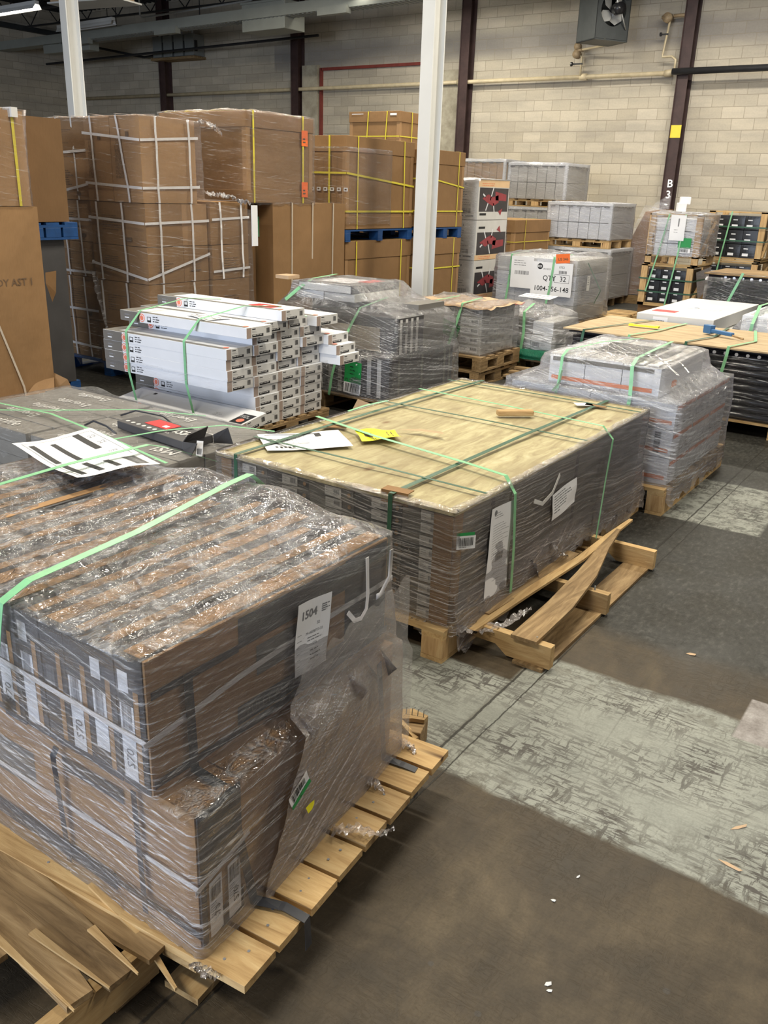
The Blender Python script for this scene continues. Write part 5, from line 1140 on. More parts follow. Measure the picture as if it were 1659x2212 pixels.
m = MB(); m.rect(0, .09, 0, .05, 0, 0); m.barcode(.01, .012, .07, .026, .001, 1, 3); m.lines(0, -.02, .09, 3, .03, .008, z=0, mi=0); LE(place(m, face_mat((-2.99, 7.178, .5), NY)), 'barcode_tag', ['paper', 'ink'])
for k, x in enumerate((-2.85, -2.45, -1.98, -1.65)):
    gstrap('green strap over the tan plywood and tubes, %s from the left' % ('first', 'second', 'third', 'fourth')[k], [(x+.25-.1*k, 8.25, .7), (x+.1, 7.6, .7), (x, 7.16, .698), (x-.005, 7.15, .62), (x-.03, 7.16, .45+.1*(k == 2))], [NZ, NZ, NZ, NY, NY], .024, 'strap_green' if k % 2 else 'strap_dark_green')
m = MB(); m.box(-.13, .13, -.025, .025, 0, .012); m.box(-.13, -.1, -.03, .03, .0, .016); m.box(.1, .13, -.03, .03, .0, .016); o = m.build('yellow_bar', 'label_yellow'); o.location = (-2.52, 7.72, .7); o.rotation_euler.z = .1; tag(o, 'flat yellow tag lying on the tan plywood', 'tag')
t = thing('hand_tool', 'blue-handled strapping tool left on the tan plywood', 'tool', (-1.85, 7.7, .7), -.5)
MB().box(-.16, .12, -.02, .02, .01, .04).build('handle', 'blue_tool', t, bevel=.006); MB().box(-.18, -.1, -.03, .03, 0, .07).build('head', 'blue_tool', t, bevel=.005); MB().tube([(.1, 0, .02), (.25, -.02, .01)], .008, 8).build('lever', 'old_wood', t)

# ------------------------------------------------ F: behind the tubes
t = thing('flat_carton', 'long flat pale carton with a red sticker lying behind the tan plywood', 'box', (-2.45, 9.2, .62))
MB().box(-.36, .36, -.85, .9, 0, .12).build('body', 'card_offwhite', t, bevel=.004)
m = MB(); m.box(-.3, -.08, -.6, -.45, .121, .1225); m.build('red_sticker', 'label_red', t)
m = MB(); m.rect(0, .14, 0, .09, 0, 0); m.barcode(.03, .02, .08, .04, .001, 1, 2); place(m, face_mat((-.2, -.853, .01), NY)).build('barcode_label', ['paper', 'ink'], t)
m = MB(); m.box(-.1, .2, -.1, .02, .121, .122); m.box(-.05, .0, -.06, -.02, .1221, .1226, 1); m.build('top_label', ['card_white', 'ink'], t)
tag(MB().box(-2.85, -2.05, 8.4, 10, .14, .61).build('carton', 'card_offwhite'), 'pale carton supporting the long flat carton', 'box')
pallet('pallet under the pale flat cartons behind the tubes', -2.85, -2.05, 8.4, 10.05, 'X', 7, .06, .135, 'old_wood', seed=33)
lf = thing('wrapped_load', 'bulging white wrapped bundle at the right edge behind the tubes', 'pallet load', (-1.5, 9.3, .14))
pallet('pallet under the bulging white wrapped bundle', -2.0, -.9, 8.6, 9.8, 'X', 7, .06, .135, 'old_wood', seed=34)
cbox(-.45, .5, -.5, .5, .0, .62, .02, 3).build('carton', 'card_white', lf)
shell([(-.02, -.5, .6, -.55, .55), (.3, -.5, .6, -.56, .56), (.5, -.5, .58, -.54, .54), (.6, -.42, .5, -.48, .5)], 160, 20, .03, .03, .02, 81, .04, 16, hump=((0, 0, .5, .06),)).build('stretch_film', 'film_dense', lf, smooth=True)
gstrap('pale green strap over the bulging white bundle', [(-1.85, 9.6, .83), (-1.83, 8.9, .85), (-1.83, 8.7, .7), (-1.85, 8.68, .4)], [NZ, NZ, NY, NY], .03)
# more tube bundles at the right edge
for k, (x0, y0, z1, lab) in enumerate(((-2.95, 11.2, .96, 'wrapped bundle of black tubes behind, with white-dotted ends'), (-2.7, 14.6, 1.05, 'farther stack of black tubes at the right edge near the wall'))):
    t = thing('tube_bundle', lab, 'pallet load', (x0, y0, .14)); pallet('pallet under the %s stack of black tubes' % ('wrapped', 'farther')[k], x0-.1, x0+1.8, y0-.05, y0+1, 'X', 7, .06, .135, 'old_wood', seed=36+k)
    n = int((z1-.14)/.09)
    for r_ in range(n):
        if k == 0 or r_ > n-4: MB().cyl((0, .05, .05+r_*.09), .04, 1.8, 10, axis='X').build('tube', 'black_tube', t, True)
    MB().box(.02, 1.8, .1, .95, 0, z1-.18).build('tube_core', 'black_tube', t)
    MB().box(-.05, 1.85, -.03, 1, z1-.17, z1-.155).build('top_board', 'old_wood', t)
    m = MB()
    for a in range(14): m.cyl((.2+a*.1, .0, z1-.2-(a*.0)), .018, .012, 8, axis='Y')
    m.build('end_caps', 'chrome', t)
    if k == 0: shell([(0, -.03, 1.85, -.02, 1), (z1-.2, -.03, 1.85, -.02, 1)], 120, 14, .012, .02, .02, 90, 0, 1).build('stretch_film', 'film', t, smooth=True); MB().box(.85, 1.0, -.03, -.025, .45, .6).build('green_label', 'label_green', t)
gstrap('green strap up the wrapped black tubes behind', [(-2.55, 11.17, .97), (-2.75, 11.15, .4)], NY, .03)
# L: wrapped appliance load with QTY label
pallet('pallet under the wrapped load with the QTY label', -6.0, -4.7, 11.43, 12.65, 'X', 7, .05, .135, 'old_wood', seed=40)
ll = thing('wrapped_load', 'shrink-wrapped grey cube of goods with a white QTY 32 label and orange sticker', 'pallet load', (-5.35, 12.03, .14))
for r_ in range(4):
    for c in range(4): cbox(-.6+c*.3, -.305+c*.3, -.56, .56, .01+r_*.2, .205+r_*.2, .003, r_+c).build('carton', 'card_white' if (r_+c) % 3 else 'card_offwhite', ll)
shell([(-.05, -.64, .64, -.6, .62), (.4, -.64, .64, -.6, .62), (.82, -.63, .64, -.6, .61), (.84, -.6, .6, -.56, .58)], 200, 24, .014, .03, .03, 91, .03, 16).build('stretch_film', 'film', ll, smooth=True)
def dq(m):
    m.cyl((.12, .38, 0), .04, .001, 18, 1); m.text('023', .042, .085, .366, .002, 0, bold=.02); m.text('0752', .04, .4, .37, .001, 1); m.barcode(.4, .3, .12, .04, .001, 1, 3); m.text('04/10/23', .03, .17, .34, .001, 1)
    m.text('QTY', .095, .17, .2, .001, 1, bold=.008); m.text('32', .095, .42, .2, .001, 1, bold=.008)
    for q in ((.34, .56, .18, .184), (.34, .56, .285, .289), (.34, .344, .18, .289), (.556, .56, .18, .289)): m.rect(*q, .001, 1)
    m.text('1004-756-148', .092, .045, .06, .001, 1, bold=.01)
place(sheet(.6, .44, dq, .006, 3), face_mat((-.02, -.658, .33), NY)).build('quantity_label', ['paper', 'ink'], ll)
place(sheet(.34, .42, lambda q: (q.barcode(.06, .18, .22, .05, .001, 1, 2), q.lines(.04, .36, .24, 3, .03, .008, z=.001, mi=1)), .006, 4), face_mat((-.34, -.655, .4), NY)).build('paper_label', ['paper', 'ink_soft'], ll)
m = MB(); m.rect(0, .2, 0, .12, 0, 0); m.text('US 346', .05, .03, .035, .001, 1, bold=.02); place(m, face_mat((.33, -.665, .76), NY, (-.1, 0, 1))).build('orange_sticker', ['label_orange', 'ink_brown'], ll)
m = MB(); m.rect(0, .1, 0, .2, 0, 0); m.lines(.02, .17, .06, 4, .03, .01, z=.001, mi=1); place(m, face_mat((.652, -.3, .4), NX)).build('side_label', ['card_offwhite', 'ink_soft'], ll)
gstrap('pale green strap at the left of the QTY load', [(-5.7, 11.9, 1.0), (-5.72, 11.43, .98), (-5.73, 11.41, .6), (-5.76, 11.4, .3)], [NZ, NY, NY, NY], .03)
gstrap('pale green strap across the QTY label', [(-5.0, 11.9, 1.0), (-5.05, 11.37, .98), (-5.07, 11.355, .6), (-5.12, 11.35, .3)], [NZ, NY, NY, NY], .03)
# ------------------------------------------------ M, N: tall plain carton at the far left
pallet('blue-grey pallet under the tall brown carton at the left edge', -7.0, -6.06, 3.1, 4.25, 'Y', 6, .05, .14, 'blue_paint', seed=50)
o = carton('tall plain brown carton at the left edge marked ODY AST 1', -6.95, -6.08, 3.2, 4.21, .142, 1.56, 'card', bulge=.012)
m = MB(); m.text('ODY AST 1', .075, .03, .86, 0, 0, bold=.008); m.rect(.0, .003, .1, 1.2, -.0005, 1); place(m, face_mat((.449, 0, 0), NX)).build('stencil_print', ['ink_brown', 'card_dark'], o)
m = MB(); m.strip([(.452, -.1, 1.1), (.454, .02, .74), (.452, .22, .1), (.45, .23, .02)], NX, .016); m.build('strap', 'strap_cream', o)
for P in (((.46, .2, .02), (.5, .32, .02), (.5, .45, .05), (.44, .5, .13), (.43, .35, .12)), ((.44, .45, .01), (.52, .6, .04), (.5, .58, .11), (.42, .52, .16)), ((.45, -.1, 0), (.54, -.05, .0), (.55, .2, .01), (.45, .3, .03))):
    q = MB(); q.face(P); q = q.build('crushed_flap', 'card', o); so = q.modifiers.new('s', 'SOLIDIFY'); so.thickness = .006
o = carton('brown film-wrapped carton with yellow straps on top of the tall carton at the left edge', -7.0, -6.09, 3.1, 4.17, 1.565, 2.21, 'card_light')
for k, y in enumerate((.44, .14)): hoop_strap('Y', y, -.465, .465, 0, .655, .022).build('yellow_strap', 'strap_yellow', o)
m = MB(); m.lines(-.02, .3, .35, 2, .05, .02, z=0); m.lines(.05, .08, .3, 1, .05, .02, z=0, seed=4); m.face([(-.06, .28, 0), (-.03, .24, 0), (-.06, .2, 0), (-.09, .24, 0)]); m.face([(.03, .1, 0), (.06, .07, 0), (.03, .04, 0), (.0, .07, 0)]); place(m, face_mat((.468, 0, 0), NX)).build('print', ['ink_brown'], o)
MB().box(.4, .5, .42, .47, .6, .665).build('strap_guard', 'card_offwhite', o)
shell([(.0, -.475, .475, -.55, .54), (.5, -.475, .475, -.55, .54), (.655, -.475, .475, -.55, .56)], 120, 16, .008, .02, .02, 95, .012, 8).build('stretch_film', 'film_fine', o, smooth=True)
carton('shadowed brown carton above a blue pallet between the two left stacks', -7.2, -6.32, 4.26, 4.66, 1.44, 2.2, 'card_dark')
p = pallet('blue pallet standing high between the two left carton stacks', -7.2, -6.3, 4.26, 4.72, 'X', 3, .05, .13, 'blue_paint', seed=77); p.location.z = 1.305
o = carton('dark carton beneath the high blue pallet between the left stacks', -7.2, -6.36, 4.27, 4.62, .142, 1.3, 'card_charcoal')
q = MB(); q.face([(.4, -.1, .9), (.44, .06, .92), (.44, .04, .75), (.4, -.02, .6)]); q = q.build('torn_flap', 'card', o); so = q.modifiers.new('s', 'SOLIDIFY'); so.thickness = .006
pallet('pallet on the floor beneath the dark carton between the left stacks', -7.2, -6.36, 4.27, 4.66, 'X', 3, .05, .14, 'blue_paint', seed=78)

# ------------------------------------------------ O: big white-strapped carton stack
pallet('blue pallet under the tall stack of white-strapped cartons', -7.55, -6.22, 5.36, 6.7, 'X', 7, .05, .14, 'blue_paint', seed=51)
tiers = [(.142, .5), (.505, .9), (.905, 1.22), (1.225, 1.585), (1.59, 2.28)]
def oc(x0, x1, y0, y1, z0, z1, lab, seed, grp='white-strapped brown cartons', txt=0, inset=0):
    o = carton(lab, x0, x1, y0, y1, z0, z1, ('card', 'card_light')[seed % 2] if z0 > 1.2 else 'card', grp, seed, random.uniform(-.012, .012), bulge=.009)
    A, B, H = (x1-x0)/2, (y1-y0)/2, z1-z0
    m = MB()
    if txt == 1:
        m.lines(-A*.55, H*.68, A*.8, 7, H*.055, H*.018, z=0, seed=seed); m.rect(A*.3, A*.5, H*.1, H*.2, 0)
    elif txt == 2:
        q = MB(); q.lines(0, .1, .36*H/.6, 6, .016, .005, z=0, seed=seed); m.add(q, Matrix.Translation((-.02, H*.28, 0)) @ Matrix.Rotation(math.pi/2, 4, 'Z')); m.rect(A*.1, A*.3, H*.74, H*.82, 0)
    if txt: place(m, face_mat((0, -B-.012, 0), NY)).build('stencil_print', ['ink_brown'], o)
    m = MB(); m.rect(-B*.5, B*.3, H*.3, H*.34, 0); m.lines(-B*.4, H*.6, B*.8, 4, H*.07, H*.02, z=0, seed=seed+1)
    if z0 < 1.2: place(m, face_mat((A+.012, 0, 0), NX)).build('stencil_print', ['ink_brown'], o)
    return o
tn = ['bottom', 'second', 'third', 'fourth', 'top']
for i, (a, b) in enumerate(tiers):
    if i < 4:
        oc(-7.5+.0*i, -6.96, 5.36+.05, 5.95, a, b, 'brown carton in the left column of the strapped stack, %s tier' % tn[i], i, txt=0 if i == 0 else 1)
        oc(-6.945, -6.22-(0.02 if i < 1 else 0), 5.36, 5.78, a, b, 'brown carton at the near corner of the strapped stack, %s tier' % tn[i], i+1, txt=1)
        oc(-6.94, -6.23, 5.79, 6.1, a, b, 'brown carton behind the near corner of the strapped stack, %s tier' % tn[i], i+2)
        oc(-6.93, -6.2, 6.12, 6.62, a, b+.02*(i == 3), 'brown carton in the right column of the strapped stack, %s tier' % tn[i], i+3)
    else:
        oc(-7.5, -6.96, 5.39, 5.95, a, a+.36, 'brown carton at the top left of the strapped stack, lower of two', 1, txt=1)
        oc(-7.5, -6.96, 5.39, 5.95, a+.362, b, 'brown carton at the top left of the strapped stack, upper of two', 2, txt=1)
        oc(-6.945, -6.6, 5.355, 5.98, a, b-.01, 'tall brown carton on the strapped stack top tier, left of the near pair', 1, txt=2)
        oc(-6.595, -6.22, 5.35, 5.98, a, b, 'tall brown carton on the top tier of the strapped stack, at the near corner', 3, txt=2)
SG = 'white straps round the stacked brown cartons'
def wstrap(m, lab): tag(m.build('packing_strap', 'strap_white'), lab, 'strap', SG)
for i, (z, sl) in enumerate(((2.12, -.03), (1.71, -.0), (1.42, 0), (1.03, -.08))):
    wstrap(ring_strap(-6.95, -6.205, 5.338, 6.0 if z > 1.6 else 6.1, [z+.03, z+sl, z+.02-(sl if i == 3 else 0)*1.2, z+.03], .022), 'white strap level round the near-corner cartons, %s of four from the top' % tn[i].replace('bottom', 'first'))
for i, (z0, z1) in enumerate(((1.59, 2.285), (.91, 1.585), (.15, .9))):
    for k, x in enumerate((-6.82, -6.48)): wstrap(hoop_strap('X', x, 5.338, 5.99, z0, z1, .022, (.03, .12)[k] if i == 0 else .02, .012, .006), 'white vertical strap on the front face, %s tier group, %s' % (('top', 'middle', 'bottom')[i], ('left', 'right')[k]))
    for k, y in enumerate((5.5, 5.88)): wstrap(hoop_strap('Y', y, -6.95, -6.205, z0, z1, .022, .01, .012, .006), 'white vertical strap on the right face, %s tier group, %s' % (('top', 'middle', 'bottom')[i], ('near', 'far')[k]))
    for k, x in enumerate((-7.38, -7.16)): wstrap(hoop_strap('X', x, 5.395, 5.97, z0, z1, .02, .03, .012, .006), 'white vertical strap on the left column, %s tier group, %s' % (('top', 'middle', 'bottom')[i], ('left', 'right')[k]))
for i, (za, zb) in enumerate(((1.98, 2.01), (1.63, 1.73), (1.42, 1.42), (.95, .95), (.6, .6), (.27, .25))):
    m = MB(); m.strip([(-7.52, 5.375, za), (-6.96, 5.375, zb)], NY, .022); wstrap(m, 'white cross strap on the left column, %s from the top' % ('first', 'second', 'third', 'fourth', 'fifth', 'lowest')[i])
for k, y in enumerate((6.22, 6.5)): wstrap(hoop_strap('Y', y, -6.95, -6.185, .91, 1.605, .022, .02, .012, .006), 'white vertical strap on the right column, %s' % ('near', 'far')[k])
for k, z in enumerate((1.45, .98)): m = MB(); m.strip([(-6.18, 6.12, z), (-6.18, 6.62, z+.02)], NX, .022); wstrap(m, 'white cross strap on the right column, %s' % ('upper', 'lower')[k])
o = shell([(.1, -7.56, -6.19, 5.32, 6.68), (.7, -7.54, -6.185, 5.32, 6.68), (1.55, -7.54, -6.18, 5.315, 6.66), (1.6, -7.54, -6.19, 5.32, 6.05), (2.28, -7.54, -6.19, 5.315, 6.03)], 170, 44, .012, .02, .05, 101, .012, 10).build('film_wrap', 'film_fine', smooth=True); tag(o, 'loose clear film over the tall white-strapped carton stack', 'plastic film')
for k, (p, w0) in enumerate(((((-6.19, 6.0, 2.28), (-6.12, 6.12, 2.25), (-6.1, 6.2, 2.18)), .12), (((-6.9, 5.31, .95), (-6.83, 5.3, .7), (-6.76, 5.3, .45), (-6.7, 5.3, .2)), .14), (((-6.18, 6.05, 1.68), (-6.15, 6.3, 1.66), (-6.15, 6.6, 1.6)), .08))):
    o = tail(p, w0, .03, .03, 70+k).build('film_strip', 'film_dense', smooth=True); tag(o, ('crumpled tuft of film at the top right of the strapped stack', 'torn film hanging down the left front of the strapped stack', 'film stretched over the right column of the strapped stack')[k], 'plastic film')
o = MB().box(-6.17, -6.16, 6.64, 6.72, 1.2, 1.58).build('white_paper', 'paper'); tag(o, 'white sheet taped at the right end of the strapped stack', 'paper')
# back top crate with the yellow strap and orange labels
o = lidded('large brown film-wrapped crate with orange labels behind the strapped stack', -7.5, -6.32, 6.75, 7.75, 1.6, 2.42, .13)
for k, y in enumerate((-.42, .33)): hoop_strap('Y', y, -.61, .61, .0, .84, .022).build('yellow_strap', 'strap_yellow', o)
for z in (.56, .06):
    m = MB(); m.rect(0, .1, 0, .15, 0, 0); m.lines(.02, .06, .06, 2, .03, .015, z=.001, mi=1); place(m, face_mat((.62, .3, z), NX)).build('orange_label', ['label_orange', 'ink_brown'], o)
shell([(-.02, -.63, .62, -.53, .53), (.4, -.62, .61, -.53, .53), (.84, -.62, .61, -.53, .53)], 130, 26, .014, .02, .02, 103, .02, 8).build('stretch_film', 'film_fine', o, smooth=True)
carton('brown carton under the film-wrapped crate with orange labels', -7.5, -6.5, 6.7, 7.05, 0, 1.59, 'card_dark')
# P
pallet('pallet under the large brown carton with pale straps', -7.5, -6.3, 7.1, 8.32, 'X', 7, .05, .14, 'old_wood', seed=79)
o = carton('large brown carton with four pale vertical straps and a mint label', -7.5, -6.3, 7.1, 8.32, .142, 1.6, 'card', bulge=.015)
for k, y in enumerate((-.32, .02, .38)): hoop_strap('Y', y, -.612, .612, 0, 1.462, .02, -.02).build('strap', 'strap_cream', o)
hoop_strap('X', .05, -.625, .625, 0, 1.462, .02).build('strap', 'strap_cream', o)
m = MB(); m.rect(0, .13, 0, .2, 0, 0); m.lines(.02, .13, .08, 3, .02, .012, z=.001, mi=1); m.lines(.02, .03, .08, 1, .02, .012, z=.001, mi=1); place(m, face_mat((.3, -.63, 1.12), NY)).build('mint_label', ['label_mint', 'ink_soft'], o)
m = MB(); m.text('IMPACT', .065, -.1, .72, 0, 0, bold=.01); m.text('FURN PARTS', .065, -.1, .6, 0, 0, bold=.01); place(m, face_mat((0, -.628, 0), NY)).build('stencil_print', ['ink_brown'], o)
# blue-grey printed box
t = thing('tall_carton', 'narrow white and blue printed carton behind the large brown carton', 'box', (-8.35, 9.6, 1.3)); MB().box(-.4, .32, 0, .5, 0, 1.05).build('body', 'card_offwhite', t); MB().box(-.4, .325, -.004, 0, 0, .58).build('blue_print', 'blue_art', t)
m = MB(); m.text('BUN', .1, .02, .85, 0, 0); m.lines(.02, .72, .2, 3, .07, .03, z=0); m.text('G', .16, .12, .32, .001, 1); place(m, face_mat((0, -.006, 0), NY)).build('print', ['ink_soft', 'paper'], t)
carton('brown carton under the narrow blue printed carton', -8.8, -7.95, 9.6, 10.2, .0, 1.295, 'card_dark')
# Q
t = lidded('big brown lidded crate with yellow straps and a white tag, on a blue pallet', -7.62, -6.5, 8.6, 10.0, 1.31, 2.32, .16)
for k, x in enumerate((-.42, .33)): hoop_strap('X', x, -.718, .718, 0, 1.02, .025).build('yellow_strap', 'strap_yellow', t)
for k, y in enumerate((-.5, .47)): hoop_strap('Y', y, -.578, .578, 0, 1.02, .02, .03*k).build('yellow_strap', 'strap_yellow', t)
ring_strap(-.575, .575, -.715, .715, [.62, .62, .5, .6], .022).build('yellow_strap', 'strap_yellow', t); ring_strap(-.575, .575, -.715, .715, [.2, .2, .2, .2], .022).build('yellow_strap', 'strap_yellow', t)
m = MB()
for k in range(9): m.rect(-.26+k*.1, -.2+k*.1, .42, .46, 0, 0); m.rect(-.245+k*.1, -.215+k*.1, .432, .45, .001, 1)
for k in range(9): m.rect(-.26+k*.1, -.257+k*.1, .2, .8, 0, 1)
place(m, face_mat((0, -.72, 0), NY)).build('window_labels', ['card_white', 'ink_brown'], t)
o = MB().face([(0, -.24, 0), (.2, 0, 0), (0, .24, 0), (-.2, -.0, 0)]); m = MB(); m.rect(-.16, .16, -.22, .22, 0, 0); o = place(m, face_mat((-.43, -.75, .5), NY, (-.5, 0, 1))).build('white_tag', 'paper', t)
shell([(.05, -.57, .59, -.735, .2), (.4, -.57, .59, -.735, .2), (.9, -.57, .59, -.735, .2)], 90, 18, .01, .02, .02, 105, 0, 1).build('stretch_film', 'film_fine', t, smooth=True)
p = pallet('blue pallet between the two yellow-strapped crates', -7.6, -6.46, 8.55, 9.98, 'Y', 7, .05, .135, 'blue_paint', seed=53); p.location.z = 1.17
t2 = lidded('brown lidded crate with yellow straps under the blue pallet', -7.62, -6.5, 8.6, 10.0, .14, 1.165, .2)
for k, y in enumerate((-.5, .47)): hoop_strap('Y', y, -.578, .578, 0, 1.03, .02).build('yellow_strap', 'strap_yellow', t2)
m = MB()
for k in range(9): m.rect(-.45+k*.1, -.4+k*.1, .38+k*.012, .42+k*.012, 0, 0)
place(m, face_mat((.588, 0, 0), NX)).build('window_labels', ['card_offwhite'], t2)
pallet('blue pallet on the floor under the yellow-strapped crates', -7.6, -6.46, 8.6, 9.98, 'Y', 7, .05, .135, 'blue_paint', seed=54)
# R and its neighbours
t = lidded('brown lidded crate highest at the back with yellow straps', -8.93, -8.0, 11.9, 12.9, 2.2, 2.87, .14)
for k, x in enumerate((-.1, .25)): hoop_strap('X', x, -.52, .52, 0, .68, .018, -.04).build('yellow_strap', 'strap_yellow', t)
hoop_strap('Y', -.2, -.49, .49, 0, .68, .018).build('yellow_strap', 'strap_yellow', t); ring_strap(-.475, .475, -.51, .51, [.33]*4, .016).build('yellow_strap', 'strap_yellow', t)
m = MB(); m.rect(.3, .42, .62, .65); m.rect(-.42, -.2, .64, .65); place(m, face_mat((0, -.52, 0), NY)).build('tape', 'card_white', t)
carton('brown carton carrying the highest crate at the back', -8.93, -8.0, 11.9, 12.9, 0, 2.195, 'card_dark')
t = lidded('brown lidded crate right of the middle column, above a blue pallet', -7.6, -6.3, 10.1, 10.95, 1.32, 2.25, .16)
hoop_strap('Y', .28, -.66, .66, 0, .94, .018).build('yellow_strap', 'strap_yellow', t); ring_strap(-.66, .66, -.44, .44, [.55, .6, .5, .55], .018).build('yellow_strap', 'strap_yellow', t); ring_strap(-.66, .66, -.44, .44, [.2]*4, .018).build('yellow_strap', 'strap_yellow', t)
p = pallet('blue pallet right of the middle column', -7.6, -6.28, 10.1, 10.95, 'Y', 7, .05, .135, 'blue_paint', seed=55); p.location.z = 1.18
t = lidded('brown lidded crate right of the middle column, below the blue pallet', -7.6, -6.3, 10.1, 10.95, .02, 1.175, .2)
hoop_strap('Y', .25, -.66, .66, 0, 1.16, .018).build('yellow_strap', 'strap_yellow', t); ring_strap(-.66, .66, -.44, .44, [.78]*4, .018).build('yellow_strap', 'strap_yellow', t)
# T: boxes with the motorbike picture
pallet('pallet under the boxes with red vehicle pictures', -7.0, -6.3, 11.42, 12.35, 'X', 6, .05, .14, 'old_wood', seed=56)
def ride_box(z, lab, flip):
    t = thing('picture_carton', lab, 'box', (-6.3, 11.4, z), 0, 'white boxes with vehicle pictures'); H = .545; D = .93
    MB().box(-.75, 0, 0, D, 0, H).build('body', 'card_offwhite', t)
    m = MB(); y0, y1 = .04, D-.02
    a, b = (.14, .43) if not flip else (.1, .38)
    m.rect(y0, y1, a-.03, b, 0, 0); m.rect(0, D, (b+.01 if not flip else 0), (H-.01 if not flip else .07), 0, 1)
    m.lines(.1, b+.05 if not flip else .04, .6, 2, .025, .01, z=.001, mi=2)
    sg = -1 if flip else 1; cy = (a+b)/2
    def PZ(p): return [(q[0], cy+sg*q[1], .0012) for q in p]
    m.face(PZ([(.12, .0), (.3, .06), (.42, .02), (.6, .05), (.62, -.05), (.45, -.1), (.3, -.06)]), 3); m.face(PZ([(.5, .1), (.85, .06), (.85, -.03), (.52, -.02)]), 3); m.face(PZ([(.62, -.17), (.75, -.13), (.7, -.23)]), 3)
    for q in ((.36, -.02, .45, .16), (.3, -.06, .24, -.16), (.46, -.06, .5, -.18), (.22, .02, .14, .06)): d = Vector((q[2]-q[0], q[3]-q[1])).orthogonal().normalized()*.012; m.face(PZ([(q[0]-d.x, q[1]-d.y), (q[2]-d.x, q[3]-d.y), (q[2]+d.x, q[3]+d.y), (q[0]+d.x, q[1]+d.y)]), 4)
    m.rect(y0+.03, y0+.22, a-.08 if not flip else b+.05, a-.05 if not flip else b+.08, .001, 5)
    place(m, face_mat((.0012, 0, 0), NX)).build('picture_panel', ['photo_dark', 'print_tan', 'orange_print', 'print_maroon', 'card_white', 'ink'], t)
    m = MB(); m.lines(-.42, .4, .34, 7, .035, .008, z=0, seed=int(z*10)); m.rect(-.4, -.22, .04, .06, .0); m.rect(-.19, -.06, .04, .06); m.lines(-.42, .46, .36, 1, .1, .03, z=0); m.barcode(-.3, .08, .2, .07, 0, 0, 3); place(m, face_mat((0, -.0012, 0), NY)).build('side_print', ['ink_soft'], t)
    return t
for k, z in enumerate((.3, .852, 1.404)): ride_box(z, 'white box with a red vehicle picture, %s of three' % ('lowest', 'middle, printed upside down', 'top')[k], k < 2)
carton('plain carton below the boxes with vehicle pictures', -7.0, -6.3, 11.42, 12.3, .142, .296, 'card_offwhite')
o = shell([(.2, -7.07, -6.28, 11.38, 12.36), (1.1, -7.07, -6.27, 11.37, 12.36), (1.95, -7.07, -6.28, 11.38, 12.35)], 120, 40, .016, .02, .03, 107, .01, 6)
fs = [(f, 0) for f in o.f if not all(o.v[i][0] > -6.31 for i in f)]; o.f = [f[0] for f in fs]; o.m = [0]*len(fs)
tag(o.build('film_wrap', 'film', smooth=True), 'glossy film on the left side of the picture boxes', 'plastic film')
# U
t = lidded('brown lidded carton with thin yellow straps behind the QTY load', -7.6, -6.5, 13.0, 14.3, .05, 1.37, .18)
hoop_strap('Y', -.3, -.57, .57, 0, 1.33, .014).build('yellow_strap', 'strap_yellow', t); hoop_strap('X', .3, -.67, .67, 0, 1.33, .014).build('yellow_strap', 'strap_yellow', t); ring_strap(-.57, .57, -.66, .66, [1.0]*4, .012).build('yellow_strap', 'strap_yellow', t)
# V: film-hooded white appliance loads near the wall
def hooded(lab, x0, x1, y0, y1, z0, z1, core, shelfz=None):
    t = thing('hooded_load', lab, 'pallet load', ((x0+x1)/2, (y0+y1)/2, z0), 0); A, B, H = (x1-x0)/2, (y1-y0)/2, z1-z0
    for c in range(6):
        for r_ in range(2): cbox(-A+.02+c*(2*A-.04)/6, -A+.01+(c+1)*(2*A-.04)/6, -B+.02, B-.02, .01+r_*(H-.06)/2, (r_+1)*(H-.06)/2, .003, c).build('carton', core, t)
    for sx in (-1, 1):
        for sy in (-1, 1): m = MB(); a, b = (A-.05, A) if sx > 0 else (-A, -A+.05); c, d = (B-.05, B) if sy > 0 else (-B, -B+.05); m.box(a, b, c, d, 0, H); m.build('corner_post', 'card_white', t)
    m = MB(); m.box(-A-.004, A+.004, -B-.004, B+.004, H-.05, H); m.build('top_cap', 'card_white', t)
    m = MB(); n = int(2*A/.16)
    for k in range(n): m.box(-A+.04+k*.16, -A+.13+k*.16, -B-.006, -B-.003, H-.075, H-.055)
    for k in range(int(2*B/.16)): m.box(A+.003, A+.006, -B+.06+k*.16, -B+.15+k*.16, H-.075, H-.055)
    m.build('cap_slots', 'ink_soft', t)
    shell([(0, -A-.015, A+.015, -B-.02, B+.02), (H, -A-.012, A+.012, -B-.018, B+.018)], 120, 16, .008, .03, .01, int(x0*-9), .01, 6).build('stretch_film', 'film', t, smooth=True)
    return t
hooded('film-hooded white load on a pallet, highest one against the block wall', -7.97, -6.8, 15.5, 16.5, 1.69, 2.31, 'card_offwhite')
p = pallet('pine pallet under the highest film-hooded load', -7.97, -6.8, 15.5, 16.5, 'Y', 5, .08, .13, 'pine', seed=60); p.location.z = 1.555
hooded('film-hooded white load directly under the highest one, beside the brown lidded carton', -8.3, -6.8, 15.5, 16.5, .9, 1.55, 'card_offwhite'); hooded('lowest film-hooded load against the wall behind the brown lidded carton', -8.3, -6.8, 15.5, 16.5, 0, .89, 'card_offwhite')
hooded('film-hooded white load half hidden behind the picture boxes', -9.6, -8.55, 16.5, 17.4, 1.65, 2.4, 'card_pale'); carton('pale carton under the half hidden hooded load', -9.6, -8.55, 16.5, 17.4, 0, 1.645, 'card_offwhite')
hooded('film-hooded load with bluish cartons on a pallet in front of the wall', -6.65, -5.5, 14.5, 15.55, 1.09, 1.67, 'card_white')
